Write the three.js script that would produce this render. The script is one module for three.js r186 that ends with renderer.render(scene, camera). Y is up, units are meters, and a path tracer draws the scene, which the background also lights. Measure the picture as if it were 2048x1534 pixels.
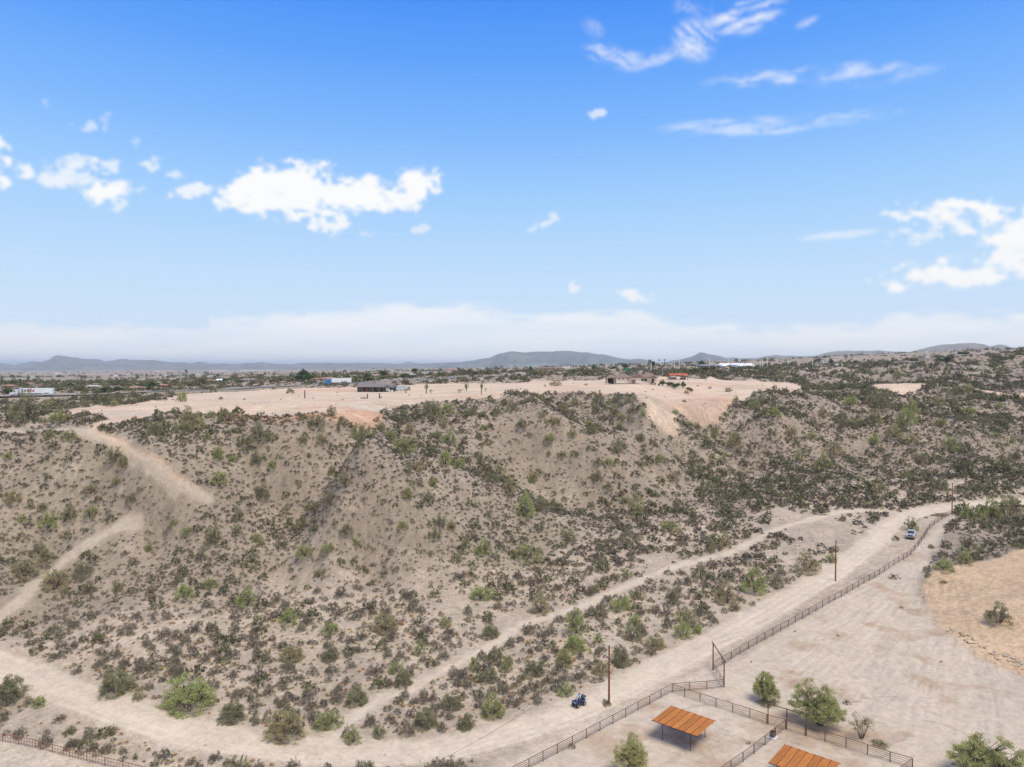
import * as THREE from 'three';
import { mergeGeometries } from 'three/addons/utils/BufferGeometryUtils.js';
import { MarchingCubes } from 'three/addons/objects/MarchingCubes.js';
import { FontLoader } from 'three/addons/loaders/FontLoader.js';
import { TextGeometry } from 'three/addons/geometries/TextGeometry.js';

// ---------------------------------------------------------------- camera, sky, sun, exposure
const W = 2048, HH = 1534, F = 1422, CAMY = 50, PITCH = Math.atan(32 / F);
const scene = new THREE.Scene();
const camera = new THREE.PerspectiveCamera(2 * Math.atan(767 / F) * 180 / Math.PI, 1024 / 767, 0.5, 60000);
camera.position.set(0, CAMY, 0);
camera.rotation.x = -PITCH;
camera.updateMatrixWorld(true);

const EXPOSURE = 2.4;
const renderer = new THREE.WebGLRenderer({ antialias: true });
renderer.toneMapping = THREE.LinearToneMapping;
renderer.toneMappingExposure = EXPOSURE;
renderer.shadowMap.enabled = true;

const sun = new THREE.DirectionalLight(new THREE.Color(1, 0.91, 0.76), 1.5);
sun.position.set(190, 620, 70).multiplyScalar(2);
sun.target.position.set(0, 0, -250);
sun.castShadow = true;
sun.shadow.radius = 56;
sun.shadow.mapSize.set(4096, 4096);
Object.assign(sun.shadow.camera, { left: -500, right: 500, top: 500, bottom: -500, near: 10, far: 3500 });
scene.add(sun, sun.target);

// seeded random numbers and noise
function RNG(s) { return () => { s |= 0; s = s + 0x6D2B79F5 | 0; let t = Math.imul(s ^ s >>> 15, 1 | s); t = t + Math.imul(t ^ t >>> 7, 61 | t) ^ t; return ((t ^ t >>> 14) >>> 0) / 4294967296; }; }
const NT = 512, ntab = new Float32Array(NT * NT);
{ const r = RNG(77); for (let i = 0; i < NT * NT; i++) ntab[i] = r() * 2 - 1; }
function vn(x, y) {
  const xi = Math.floor(x), yi = Math.floor(y); let fx = x - xi, fy = y - yi;
  fx = fx * fx * (3 - 2 * fx); fy = fy * fy * (3 - 2 * fy);
  const x0 = xi & 511, x1 = (xi + 1) & 511, y0 = (yi & 511) << 9, y1 = ((yi + 1) & 511) << 9;
  const a = ntab[y0 + x0], b = ntab[y0 + x1], c = ntab[y1 + x0], d = ntab[y1 + x1];
  return a + (b - a) * fx + (c - a) * fy + (a - b - c + d) * fx * fy;
}
function fbm(x, y, o = 4) { let s = 0, a = 0.5; for (let i = 0; i < o; i++) { s += a * vn(x, y); x = x * 2.03 + 17.3; y = y * 2.03 + 9.1; a *= 0.5; } return s; }
const clamp = (x, a = 0, b = 1) => x < a ? a : x > b ? b : x;
const sst = (a, b, x) => { const t = clamp((x - a) / (b - a)); return t * t * (3 - 2 * t); };
const lerp = (a, b, t) => a + (b - a) * t;
const s2l = c => { c /= 255; return c <= 0.04045 ? c / 12.92 : Math.pow((c + 0.055) / 1.055, 2.4); };
const l2s = c => { c = clamp(c); return 255 * (c <= 0.0031308 ? c * 12.92 : 1.055 * Math.pow(c, 1 / 2.4) - 0.055); };

// the sky: blue air paling towards the horizon, fair-weather and cirrus clouds
{
  const SW = 2048, SH = 1024, data = new Float32Array(SW * SH * 4);
  const grad = [[-90, 200, 190, 180], [-1, 222, 232, 242], [0, 226, 236, 247], [3, 216, 235, 254], [7, 198, 227, 255], [13, 164, 209, 255], [18, 130, 187, 255], [23, 98, 165, 252], [28, 68, 143, 247], [40, 48, 122, 238], [90, 38, 98, 214]]
    .map(g => [g[0], s2l(g[1]), s2l(g[2]), s2l(g[3])]);
  // clouds: centre (in degrees of azimuth from the view axis and of elevation), half sizes, tilt, density, texture kind
  const cl = [];
  const C = (px, py, rx, ry, k, tilt = 0, kind = 0) => cl.push([px, py, rx, ry, k, tilt, kind]);
  C(570, 378, 108, 52, 2.3, -0.06); C(500, 398, 66, 26, 1.4); C(770, 385, 110, 44, 1.55, -0.15); C(640, 395, 80, 34, 1.3); C(650, 440, 45, 22, 0.9); C(840, 400, 40, 20, 0.9, -0.3); C(660, 465, 26, 12, 0.7);
  C(135, 345, 62, 36, 0.75); C(222, 383, 62, 24, 1.15, -0.2); C(0, 325, 26, 42, 1.2); C(48, 342, 26, 20, 0.9, -0.5); C(212, 330, 30, 14, 0.65); C(390, 382, 50, 13, 0.8, -0.1); C(312, 325, 32, 12, 0.65, -0.3); C(235, 410, 24, 12, 0.6); C(355, 349, 18, 9, 0.6);
  C(168, 254, 24, 11, 0.5, -0.1); C(208, 245, 9, 20, 0.4, 0.2); C(93, 207, 10, 10, 0.25); C(268, 285, 10, 12, 0.35); C(845, 457, 24, 8, 0.5, -0.2); C(734, 467, 16, 7, 0.5);
  C(1090, 443, 34, 11, 0.55, -0.45); C(1147, 575, 9, 13, 0.7, -1.2); C(1300, 600, 62, 15, 0.8, 0.3); C(1198, 229, 17, 11, 0.6);
  C(1490, 25, 75, 40, 0.62, -0.25, 1); C(1390, 80, 42, 42, 0.55, 0.6, 1); C(1230, 112, 60, 24, 0.42, 0.3, 1); C(1310, 115, 75, 16, 0.4, -0.2, 1); C(1185, 55, 26, 14, 0.25, 0.5, 1); C(1615, 45, 24, 10, 0.28, -0.4, 1); C(1376, 18, 30, 20, 0.35, 0.3, 1);
  C(1620, 148, 190, 17, 0.5, -0.09, 1); C(1450, 250, 130, 14, 0.34, -0.08, 1); C(1520, 262, 90, 9, 0.42, -0.06, 1); C(1680, 235, 120, 15, 0.26, -0.12, 1); C(1760, 150, 120, 20, 0.2, -0.15, 1);
  C(1990, 455, 190, 44, 1.0, 0.1); C(1840, 470, 70, 20, 0.6, -0.2); C(1990, 530, 240, 34, 1.1, -0.16); C(1680, 470, 80, 8, 0.4, -0.1, 1); C(2090, 500, 120, 60, 0.9);
  const d = new THREE.Vector3(), out = [0, 0, 0];
  const cp = Math.cos(PITCH), sp = Math.sin(PITCH);
  for (let j = 0; j < SH; j++) {
    const el = ((j + 0.5) / SH - 0.5) * Math.PI, ce = Math.cos(el), se = Math.sin(el), ed = el * 180 / Math.PI;
    let gi = 0; while (gi < grad.length - 2 && grad[gi + 1][0] < ed) gi++;
    const g0 = grad[gi], g1 = grad[gi + 1], gt = clamp((ed - g0[0]) / (g1[0] - g0[0]));
    for (let i = 0; i < SW; i++) {
      const az = ((i + 0.5) / SW - 0.5) * 2 * Math.PI;
      d.set(ce * Math.cos(az), se, ce * Math.sin(az));
      for (let c = 0; c < 3; c++) out[c] = lerp(g0[c + 1], g1[c + 1], gt);
      let dens = 0;
      if (ed > -2) {
        const front = d.z < -0.15;
        let px = 0, py = 0;
        if (front) { const zc = -d.y * sp - d.z * cp, yc = d.y * cp - d.z * sp; px = 1024 + F * d.x / zc; py = 767 - F * yc / zc; }
        if (front && px > -700 && px < 2750 && py > -60) {
          for (const [cx, cy, rx, ry, k, tilt, kind] of cl) {
            const ex = px - cx, ey = py - cy; if (Math.abs(ex) > rx * 2.2 || Math.abs(ey) > Math.max(rx, ry) * 2.2) continue;
            const ct = Math.cos(tilt), st = Math.sin(tilt), ax = (ex * ct + ey * st) / rx, ay = (-ex * st + ey * ct) / ry, r2 = ax * ax + ay * ay;
            if (r2 > 3.2) continue;
            const n = kind ? fbm((ex * ct + ey * st) / 46 + cx, (-ex * st + ey * ct) / 7 + cy + fbm(px / 60, py / 60, 3) * 3, 5) * 1.5 : (fbm(px / Math.min(46, rx * 0.5 + 6) + cx, py / Math.min(24, rx * 0.3 + 4) + cy, 6) * (rx < 40 ? 1.5 : 1) + 0.5 * fbm(px / 11 + 5, py / 7 + 3, 4));
            const f = kind ? k * 1.3 * sst(1.7, 0.0, r2) * sst(-0.45, 0.85, n + 0.12) : Math.min(k, 1.05) * sst(1.25, -0.15 + (1.1 - Math.min(k, 1.1)) * 0.5, r2 * (0.6 + 0.4 * r2) + n * 2.3 + 0.2 - (k - 1) * 0.5);
            dens = 1 - (1 - dens) * (1 - clamp(f));
          }
          // the long flat bank above the horizon
          const top = 640 + 26 * Math.sin(px / 330 + 2.2) + fbm(px / 130, 4.2, 4) * 26 + (px < 420 ? (420 - px) * -0.075 + 22 : 0) - sst(1400, 2048, px) * 40;
          const b = sst(top - 5, top + 14, py + fbm(px / 50, py / 9, 4) * 22) * (0.62 + 0.35 * fbm(px / 160, py / 16, 4));
          dens = 1 - (1 - dens) * (1 - clamp(b * sst(900, 780, py) + 0.25 * sst(690, 725, py) * sst(900, 780, py)));
        }
        // out of view: added cloud, denser than in view, to whiten and fill shadows
        const away = front ? Math.max(sst(-20, -260, py), sst(2200, 2600, px), sst(-150, -550, px)) : 1;
        if (away > 0 && ed > 0) {
          const q = 1 / (se + 0.12), X = d.x * q * 2.1 + 7, Y = d.z * q * 2.1 + 3;
          const n = fbm(X, Y, 6) + 0.35 * fbm(X * 0.4 + 9, Y * 0.4, 3);
          dens = 1 - (1 - dens) * (1 - sst(-0.22, 0.22, n) * 0.85 * away);
        }
      }
      const o = (j * SW + i) * 4;
      for (let c = 0; c < 3; c++) data[o + c] = lerp(out[c], [1.0, 1.0, 1.0][c], clamp(dens)) / EXPOSURE;
      data[o + 3] = 1;
    }
  }
  const t = new THREE.DataTexture(data, SW, SH, THREE.RGBAFormat, THREE.FloatType);
  t.mapping = THREE.EquirectangularReflectionMapping; t.magFilter = THREE.LinearFilter; t.minFilter = THREE.LinearFilter; t.wrapS = THREE.RepeatWrapping; t.needsUpdate = true;
  scene.background = t; scene.environment = t;
}
scene.fog = new THREE.FogExp2(new THREE.Color(0.66, 0.79, 0.98), 0.000068);

// ---------------------------------------------------------------- the lie of the land
const V3 = (x, y, z) => new THREE.Vector3(x, y, z);
function rayDir(px, py) {
  const x = (px - 1024) / F, y = -(py - 767) / F, c = Math.cos(PITCH), s = Math.sin(PITCH);
  return V3(x, y * c - s, -(c + y * s));
}
// surveyed points: where a ray meets the land at a height (metres above the wash, camera taken as 45) or at a distance
const dropOf = h => { const b = 45 - h; return b * (1 + 0.111 * clamp((b - 13) / 32)); };
const ctl = [];
const addC = (px, py, drop) => { const r = rayDir(px, py), t = -drop / r.y; ctl.push([r.x * t, -r.z * t, CAMY - drop]); };
for (const [px, py, h] of [
  // wash floor and road
  [0, 1330, 0], [0, 1290, 1], [150, 1390, 0], [300, 1450, 0], [500, 1500, 0], [800, 1510, 0], [1000, 1470, 0], [1218, 1400, 0], [1400, 1310, 0.3], [1500, 1240, 0.8], [1600, 1180, 1.6], [1690, 1120, 2.6], [1760, 1075, 3.6], [1828, 1072, 3.8], [1800, 1030, 4.5], [1904, 1022, 5], [2048, 1003, 6], [2300, 990, 7], [2600, 980, 8],
  [200, 1290, 1.3], [400, 1320, 0.4], [600, 1330, 0.3], [900, 1330, 0.4], [1000, 1250, 1.1], [700, 1230, 2], [1200, 1250, 0.7], [1200, 1170, 1.6], [1350, 1180, 1.3], [1400, 1110, 2.6], [1550, 1080, 3.5], [1650, 1050, 4.4], [1000, 1400, 0], [400, 1400, 0],
  [0, 1420, -0.6], [0, 1500, -1.4], [300, 1520, -1], [-300, 1400, -1], [-300, 1550, -2], [600, 1560, -0.4], [1100, 1560, 0], [1500, 1560, 0], [2048, 1560, 0], [2500, 1560, 0],
  // yard and mound on the right
  [1345, 1368, 0], [1600, 1450, 0], [1825, 1510, 0], [1500, 1330, 0.2], [1700, 1300, 0.4], [1900, 1400, 0.2], [1750, 1200, 1.4], [1850, 1100, 3.3], [2048, 1450, 0.3], [1835, 1185, 1.6], [1870, 1250, 1], [1950, 1312, 0.7], [2048, 1350, 0.6],
  [2048, 1105, 6.2], [1960, 1128, 4.9], [1870, 1150, 3.2], [2048, 1220, 4.2], [1960, 1215, 3.2], [2300, 1080, 8], [2300, 1250, 6], [1900, 1080, 4.2], [1980, 1060, 5.2], [2048, 1050, 6.0],
  // foot of the hills
  [200, 1250, 2], [400, 1230, 2.5], [600, 1200, 2.8], [800, 1190, 2.8], [1000, 1160, 2.6], [1150, 1120, 2.9], [1300, 1080, 3.2], [1400, 1050, 4], [1550, 1020, 5.5], [1700, 990, 7], [1900, 955, 9.5], [2048, 935, 11], [2300, 920, 13],
  // rim and slope, left
  [500, 835, 30.5], [500, 900, 24], [500, 980, 16], [500, 1060, 9.5], [520, 1130, 5], [350, 833, 30.5], [350, 890, 25.5], [430, 940, 20.5], [420, 870, 27.2], [600, 834, 31], [600, 880, 26], [580, 940, 19.6],
  [200, 850, 30], [0, 862, 29], [190, 866, 28.5], [280, 920, 23.5], [350, 970, 18.5], [410, 993, 16], [300, 1040, 12], [250, 1050, 11.5], [150, 1110, 7], [60, 1185, 3.5], [0, 1240, 1.5], [-200, 1300, 0.5],
  [0, 900, 24], [0, 1000, 16], [0, 1100, 8.2], [0, 1180, 4.6], [150, 950, 20.2], [150, 1030, 12.8], [250, 985, 16.6], [80, 1120, 6], [-250, 900, 24], [-250, 1050, 12], [-250, 1200, 4], [-250, 850, 29],
  [300, 1150, 4.5], [400, 1080, 9], [330, 1090, 7.5],
  // spur in the middle with its rib, and the gully left of it
  [665, 835, 31], [720, 872, 28], [746, 905, 25], [810, 918, 22.6], [883, 930, 20], [960, 958, 16], [1034, 990, 12], [1150, 1040, 6.5], [689, 995, 17], [645, 1047, 11.5], [600, 1150, 4],
  [650, 985, 14.6], [600, 1060, 8.2], [680, 920, 21], [560, 1010, 12.5], [800, 1000, 15.5], [800, 1090, 8], [950, 1060, 8.5], [1050, 1090, 4.9], [720, 1110, 6.2], [880, 1000, 14],
  // gully behind it
  [830, 830, 28.5], [880, 872, 23.6], [960, 915, 18], [1080, 955, 11.3], [1180, 1005, 6], [740, 852, 27.8], [920, 840, 27], [1000, 870, 23], [1060, 900, 18.6],
  // second spur
  [1060, 795, 33], [1123, 820, 30], [1191, 888, 21], [1274, 938, 13.5], [1330, 965, 9], [1400, 1010, 5.2], [1100, 860, 24.5], [1120, 910, 17.3], [1200, 960, 10.8],
  // gully, third spur, bowl and pad
  [1230, 835, 25.5], [1270, 880, 18.6], [1340, 925, 12], [1260, 790, 34], [1300, 830, 27.2], [1328, 869, 21.4], [1438, 905, 13.8], [1500, 945, 8.2], [1395, 855, 21.5], [1420, 880, 17],
  [1380, 790, 31], [1500, 791, 31.5], [1600, 782, 32.2], [1590, 770, 34], [1450, 798, 30.3], [1440, 825, 26], [1395, 825, 26.5], [1340, 805, 30],
  // hills on the right
  [1550, 830, 26], [1550, 880, 17.5], [1550, 930, 10.5], [1600, 980, 7.2], [1700, 805, 29], [1700, 850, 22], [1700, 900, 14.5], [1750, 950, 10], [1850, 880, 17], [1900, 830, 24], [1900, 920, 11.5], [2048, 850, 20], [2048, 900, 14], [1800, 840, 24.5], [1650, 870, 18],
  [1780, 905, 13.2], [1980, 870, 18.5], [2300, 880, 20], [2300, 800, 30],
  // rim and top
  [700, 822, 31.5], [780, 808, 32], [830, 800, 32], [920, 800, 32.4], [1000, 790, 33], [560, 826, 31], [250, 818, 31], [100, 826, 30.5], [330, 828, 30.6], [250, 800, 29], [0, 830, 25.5], [-200, 830, 25], [350, 785, 30], [500, 795, 31.5], [700, 800, 32], [700, 785, 32.1], [900, 785, 33.4],
  [1150, 780, 34.5], [1215, 770, 36], [1310, 770, 36],
]) addC(px, py, dropOf(h));
for (const [px, py, dist] of [   // highway, then the country beyond: pixel and distance
  [-350, 812, 370], [0, 795, 398], [330, 784, 420], [520, 776.5, 450], [690, 770, 490], [825, 762, 540], [930, 756, 580], [1030, 752.5, 620], [1165, 747.5, 680], [1330, 741, 740], [1500, 736, 800], [1700, 729.5, 900], [2000, 722, 1000],
  [0, 808, 375], [250, 795, 390], [520, 782, 425], [760, 784, 384], [860, 768, 480], [900, 777, 400], [1000, 766, 500], [1100, 772, 372], [1100, 761, 520], [1290, 757, 480], [1400, 757, 470], [1400, 749, 600], [1540, 762, 500], [1600, 756, 520], [1540, 745, 620],
  [1650, 778, 440], [1720, 773, 430], [1850, 772, 430], [1850, 790, 390], [1780, 762, 500], [1700, 742, 580], [1780, 733, 620], [1900, 724, 600], [1850, 726, 600], [2048, 714, 560], [1980, 783, 400], [2048, 783, 400], [1950, 760, 470], [2048, 742, 500], [1920, 740, 530], [2048, 810, 350], [2300, 700, 560], [2300, 760, 450], [1620, 745, 560],
  [0, 779, 520], [300, 775, 520], [600, 764, 560], [800, 758, 620], [-400, 790, 520], [0, 768, 800], [300, 765, 800], [600, 757, 800], [800, 751, 900], [1000, 745, 900], [1200, 741, 900], [1300, 736, 950], [1500, 730, 1100], [1750, 718, 1100], [2048, 703, 1000], [2400, 690, 1000], [-500, 772, 900],
  [0, 756, 1600], [300, 755, 1600], [600, 750, 1600], [850, 744, 1500], [930, 743, 1200], [1050, 738, 1600], [1300, 729, 1600], [1500, 724, 1700], [1750, 710, 1800], [2048, 697, 1600], [2500, 680, 1700], [-600, 758, 1700],
  [0, 750, 3000], [300, 749, 3000], [600, 746, 3000], [850, 741, 2600], [1050, 737, 2800], [1300, 729, 2800], [1600, 722, 2800], [1900, 712, 2800], [2500, 705, 2800], [-700, 750, 3000],
  [0, 743, 6000], [500, 741, 6000], [1000, 737, 6000], [1500, 733, 6000], [2048, 728, 6000], [2700, 728, 6000], [-700, 743, 6000], [0, 739, 14000], [1024, 738, 14000], [2048, 737, 14000], [-900, 739, 14000], [2900, 737, 14000],
]) { const r = rayDir(px, py), t = dist / -r.z; ctl.push([r.x * t, dist, CAMY + r.y * t]); }
ctl.push([-150, 70, -2], [0, 65, -0.5], [150, 65, 0.3], [250, 120, 6]);

const NC = ctl.length, CU = new Float64Array(NC), CV = new Float64Array(NC), MQ = 0.0011;
const warp = (x, d) => { const dd = Math.max(d, 66); return [clamp(x / dd, -1.5, 1.5), Math.log(dd)]; };
const wts = (() => {
  ctl.forEach(([x, d], i) => { [CU[i], CV[i]] = warp(x, d); });
  const n = NC + 1, A = Array.from({ length: n }, () => new Float64Array(n + 1));
  for (let i = 0; i < NC; i++) { for (let j = 0; j < NC; j++) A[i][j] = Math.sqrt((CU[i] - CU[j]) ** 2 + (CV[i] - CV[j]) ** 2 + MQ); A[i][i] += -0.004; A[i][NC] = 1; A[NC][i] = 1; A[i][n] = ctl[i][2]; }
  for (let k = 0; k < n; k++) {
    let p = k; for (let i = k + 1; i < n; i++) if (Math.abs(A[i][k]) > Math.abs(A[p][k])) p = i;
    [A[k], A[p]] = [A[p], A[k]];
    for (let i = k + 1; i < n; i++) { const f = A[i][k] / A[k][k]; if (f) for (let j = k; j <= n; j++) A[i][j] -= f * A[k][j]; }
  }
  const w = new Float64Array(n);
  for (let i = n - 1; i >= 0; i--) { let s = A[i][n]; for (let j = i + 1; j < n; j++) s -= A[i][j] * w[j]; w[i] = s / A[i][i]; }
  return w;
})();
function baseH(x, d) {
  const dd = d < 66 ? 66 : d, u = clamp(x / dd, -1.5, 1.5), v = Math.log(dd);
  let s = wts[NC];
  for (let i = 0; i < NC; i++) { const a = u - CU[i], b = v - CV[i]; s += wts[i] * Math.sqrt(a * a + b * b + MQ); }
  return s;
}
function hit(px, py, fn = baseH) {
  const r = rayDir(px, py).multiplyScalar(1); const k = 1 / -r.z; let t0 = 60, t = 60;
  while (t < 16000) { const st = t * 0.006; t0 = t; t += st; if (CAMY + r.y * k * t < fn(r.x * k * t, t)) break; }
  let a = t0, b = t; for (let i = 0; i < 22; i++) { const m = (a + b) / 2; if (CAMY + r.y * k * m < fn(r.x * k * m, m)) b = m; else a = m; }
  return [r.x * k * b, b];
}
// areas of different ground, outlined on the land; a grid holds how far inside each a point lies
const zone = {};
const GX0 = -460, GD0 = 60, GNX = 921, GND = 841;   // metres
function addZone(name, pix, soft = 3) {
  const P = pix.map(p => p.length === 3 ? [(p[0] - 1024) / F * p[2], p[2]] : hit(p[0], p[1]));
  const g = new Float32Array(GNX * GND);
  let x0 = 1e9, x1 = -1e9, y0 = 1e9, y1 = -1e9; for (const [x, y] of P) { x0 = Math.min(x0, x); x1 = Math.max(x1, x); y0 = Math.min(y0, y); y1 = Math.max(y1, y); }
  for (let j = 0; j < GND; j++) { const y = GD0 + j; if (y < y0 - soft || y > y1 + soft) continue;
    for (let i = 0; i < GNX; i++) { const x = GX0 + i; if (x < x0 - soft || x > x1 + soft) continue;
      let ins = false, m = 1e9;
      for (let k = 0, l = P.length - 1; k < P.length; l = k++) {
        const [ax, ay] = P[k], [bx, by] = P[l];
        if ((ay > y) !== (by > y) && x < (bx - ax) * (y - ay) / (by - ay) + ax) ins = !ins;
        const ex = bx - ax, ey = by - ay, t = clamp(((x - ax) * ex + (y - ay) * ey) / (ex * ex + ey * ey + 1e-9)), qx = ax + ex * t - x, qy = ay + ey * t - y, q = qx * qx + qy * qy; if (q < m) m = q;
      }
      const s = (ins ? 1 : -1) * Math.sqrt(m); g[j * GNX + i] = clamp(0.5 + s / (2 * soft));
    } }
  zone[name] = g;
}
function zs(g, x, d) {
  const fx = clamp(x - GX0, 0, GNX - 1.001), fd = clamp(d - GD0, 0, GND - 1.001), i = fx | 0, j = fd | 0, u = fx - i, v = fd - j, o = j * GNX + i;
  return (g[o] * (1 - u) + g[o + 1] * u) * (1 - v) + (g[o + GNX] * (1 - u) + g[o + GNX + 1] * u) * v;
}
addZone('mesa', [[95, 826], [160, 815], [260, 812], [330, 800], [360, 788], [520, 780], [700, 774], [850, 770, 470], [1000, 765, 500], [1100, 762, 500], [1215, 765, 470], [1320, 765, 470], [1420, 757, 470], [1560, 764, 480], [1606, 775, 440], [1604, 785], [1500, 795], [1455, 806], [1440, 835], [1405, 850], [1385, 838], [1352, 822], [1352, 866], [1325, 852], [1285, 806], [1240, 790], [1130, 783], [1060, 790], [1000, 798], [900, 801], [800, 810], [765, 824], [745, 850], [715, 845], [650, 829], [560, 836], [470, 831], [330, 830], [240, 845], [185, 862], [215, 838]], 2.5);
addZone('bowl', [[1335, 800], [1390, 796], [1455, 800], [1441, 835], [1405, 852], [1383, 836]], 2);
addZone('scar', [[470, 828], [560, 832], [640, 824], [700, 820], [765, 824], [775, 836], [750, 856], [715, 850], [655, 842], [560, 850], [450, 846], [430, 836]], 1.6);
addZone('yard', [[1448, 1330], [1600, 1238], [1750, 1152], [1850, 1078], [1895, 1035], [1900, 1045], [1872, 1100], [1850, 1150], [1838, 1185], [1872, 1250], [1955, 1310], [2048, 1350], [2300, 1420], [2400, 1600], [950, 1600], [975, 1534], [1345, 1368]], 1.4);
addZone('mound', [[1840, 1176], [1868, 1150], [1950, 1128], [2048, 1100], [2300, 1060], [2500, 1300], [2300, 1450], [2048, 1350], [1955, 1311], [1872, 1250]], 1.5);
addZone('padR', [[1715, 773], [1850, 770], [1855, 780], [1800, 790], [1750, 781]], 4);
addZone('padR2', [[1945, 782], [2048, 780], [2200, 780], [2048, 792]], 4);
addZone('lot', [[-400, 1420], [0, 1478], [300, 1536], [420, 1580], [-400, 1700]], 1);
addZone('wash', [[-300, 1290], [0, 1275], [200, 1240], [400, 1215], [600, 1180], [800, 1180], [1000, 1150], [1150, 1100], [1300, 1060], [1400, 1035], [1550, 1005], [1700, 975], [1900, 945], [2048, 925], [2300, 915], [2500, 1000], [2048, 1060], [1900, 1060], [1800, 1150], [1400, 1400], [950, 1600], [-300, 1600]], 7);
addZone('verge', [[950, 1520], [1100, 1458], [1230, 1402], [1450, 1298], [1660, 1178], [1790, 1085], [1830, 1045], [1905, 1018], [1912, 1034], [1850, 1085], [1600, 1245], [1430, 1348], [1345, 1392], [1100, 1525], [950, 1600]], 1.5);
addZone('bank', [[200, 868], [285, 916], [330, 941], [352, 962], [400, 986], [414, 984], [362, 953], [337, 930], [292, 906], [238, 878]], 1);
addZone('bareA', [[1240, 790], [1290, 800], [1340, 850], [1352, 872], [1330, 865], [1290, 830]], 3);

// ---------------------------------------------------------------- roads and tracks: centre lines on the land
const roadDist = new Float32Array(GNX * GND).fill(99), lineDist = new Float32Array(GNX * GND).fill(99);
const tracks = [];
function lineOf(pts) {   // smooth line through [x, distance] points, one point per ~0.8 m
  const c = new THREE.CatmullRomCurve3(pts.map(p => V3(p[0], 0, p[1])), false, 'centripetal'), n = Math.ceil(c.getLength() / 0.8);
  return c.getSpacedPoints(n).map(p => [p.x, p.z]);
}
function addTrack(name, label, pts, width, colorFn, near = true) {
  const L = lineOf(pts), hw = width / 2; tracks.push({ name, label, L, width, colorFn });
  for (const [x, d] of L) { const R = Math.ceil(hw + 6), ci = Math.round(x - GX0), cj = Math.round(d - GD0);
    for (let j = cj - R; j <= cj + R; j++) for (let i = ci - R; i <= ci + R; i++) { if (i < 0 || j < 0 || i >= GNX || j >= GND) continue;
      const q = Math.hypot(GX0 + i - x, GD0 + j - d) - hw, o = j * GNX + i; if (q < roadDist[o]) roadDist[o] = q; } }
}
const hits = a => a.map(p => hit(p[0], p[1]));
addTrack('dirt_road', 'wide pale graded dirt road curving along the wash beside the pipe fence', hits([[-260, 1270], [-100, 1305], [0, 1332], [150, 1388], [300, 1440], [450, 1478], [600, 1498], [750, 1506], [880, 1496], [1000, 1470], [1120, 1432], [1230, 1384], [1340, 1325], [1450, 1270], [1560, 1207], [1660, 1148], [1745, 1085], [1785, 1047], [1830, 1027], [1900, 1016], [2000, 1006], [2150, 998], [2400, 985]]), 6.6);
addTrack('dirt_track', 'narrow sandy track running diagonally through the shrubs of the wash', hits([[655, 1482], [700, 1440], [758, 1399], [822, 1378], [871, 1348], [951, 1309], [993, 1283], [1048, 1248], [1130, 1224], [1192, 1200], [1274, 1163], [1356, 1132], [1465, 1103], [1545, 1062], [1620, 1040], [1700, 1022], [1775, 1024]]), 2.6);
addTrack('dirt_track', 'steep dirt track winding down the hillside from the bare rim', hits([[-200, 864], [0, 863], [100, 862], [180, 868], [235, 886], [285, 922], [325, 945], [350, 966], [385, 985], [412, 993]]), 2.8);
addTrack('dirt_track', 'dirt track along the crest of the low spur above the road bend', hits([[268, 1048], [215, 1066], [160, 1098], [115, 1135], [75, 1170], [35, 1205], [0, 1232], [-60, 1268]]), 3.4);
const hwPts = [[-900, 340], [-350, 370], [0, 398], [330, 420], [520, 450], [690, 490], [825, 540], [930, 580], [1030, 620], [1165, 680], [1330, 740], [1500, 800], [1700, 900], [2000, 1000], [2300, 1100]].map(([p, d]) => [(p - 1024) / F * d, d]);
addTrack('highway', 'grey paved highway crossing the plain behind the bare mesa', hwPts, 19);

// height with erosion detail
const rug = (x, d) => (1 - zs(zone.mesa, x, d)) * (1 - zs(zone.yard, x, d)) * (1 - zs(zone.mound, x, d) * 0.8) * (1 - 0.92 * zs(zone.wash, x, d)) * (1 - zs(zone.lot, x, d));
function H(x, d) {
  let h = baseH(x, d);
  if (d < 1500 && d > 20) {
    const rd = zs(roadDist, x, d), k = rug(x, d) * sst(-1, 5, rd) * (d < 330 ? 1 : 1);
    const wx = x + 5 * vn(x / 23, d / 23), wd = d + 5 * vn(x / 19 + 40, d / 19);
    if (k > 0.01) h += k * ((1 - Math.abs(vn(wx / 11, wd / 34)) * 2) * 1.15 + (0.5 - Math.abs(vn(wx / 4.6 + 70, wd / 15)) * 1.6) * 0.45 + fbm(wx / 8 + 4, wd / 12, 3) * 1.1 + vn(x / 2.4, d / 2.4) * 0.12 + sst(215, 275, d) * sst(-20, 30, x) * (0.5 - Math.abs(vn(wx / 24 + 12, wd / 42 + 5)) * 1.7) * 3.2);
    h += vn(x / 3.1 + 9, d / 3.1) * 0.05 * sst(0, 3, rd) + fbm(x / 9, d / 9, 2) * 0.25 * sst(0, 4, rd);
  } else if (d >= 1500) h += fbm(x / 160, d / 160, 4) * 14 * sst(1500, 2600, d);
  if (d >= 480 && d < 2600) h += fbm(x / 90, d / 90, 4) * 4 * sst(480, 800, d) * (d > 890 ? 1 : sst(6, 30, zs(roadDist, x, d) * 5)) * sst(2600, 1500, d);
  return h;
}
const seen = (x, d, y) => { for (let i = 1; i < 40; i++) { const t = lerp(0.25, 0.985, i / 40); if (lerp(CAMY, y, t) < baseH(x * t, d * t) - 0.1) return false; } return true; };
const proj = (x, y, d) => { const c = Math.cos(PITCH), s = Math.sin(PITCH), Y = y - CAMY, zc = d * c - Y * s, yc = Y * c + d * s; return [1024 + F * x / zc, 767 - F * yc / zc]; };
const at = (px, d) => { const x = (px - 1024) / F * d; return V3(x, H(x, d), -d); };
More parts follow.
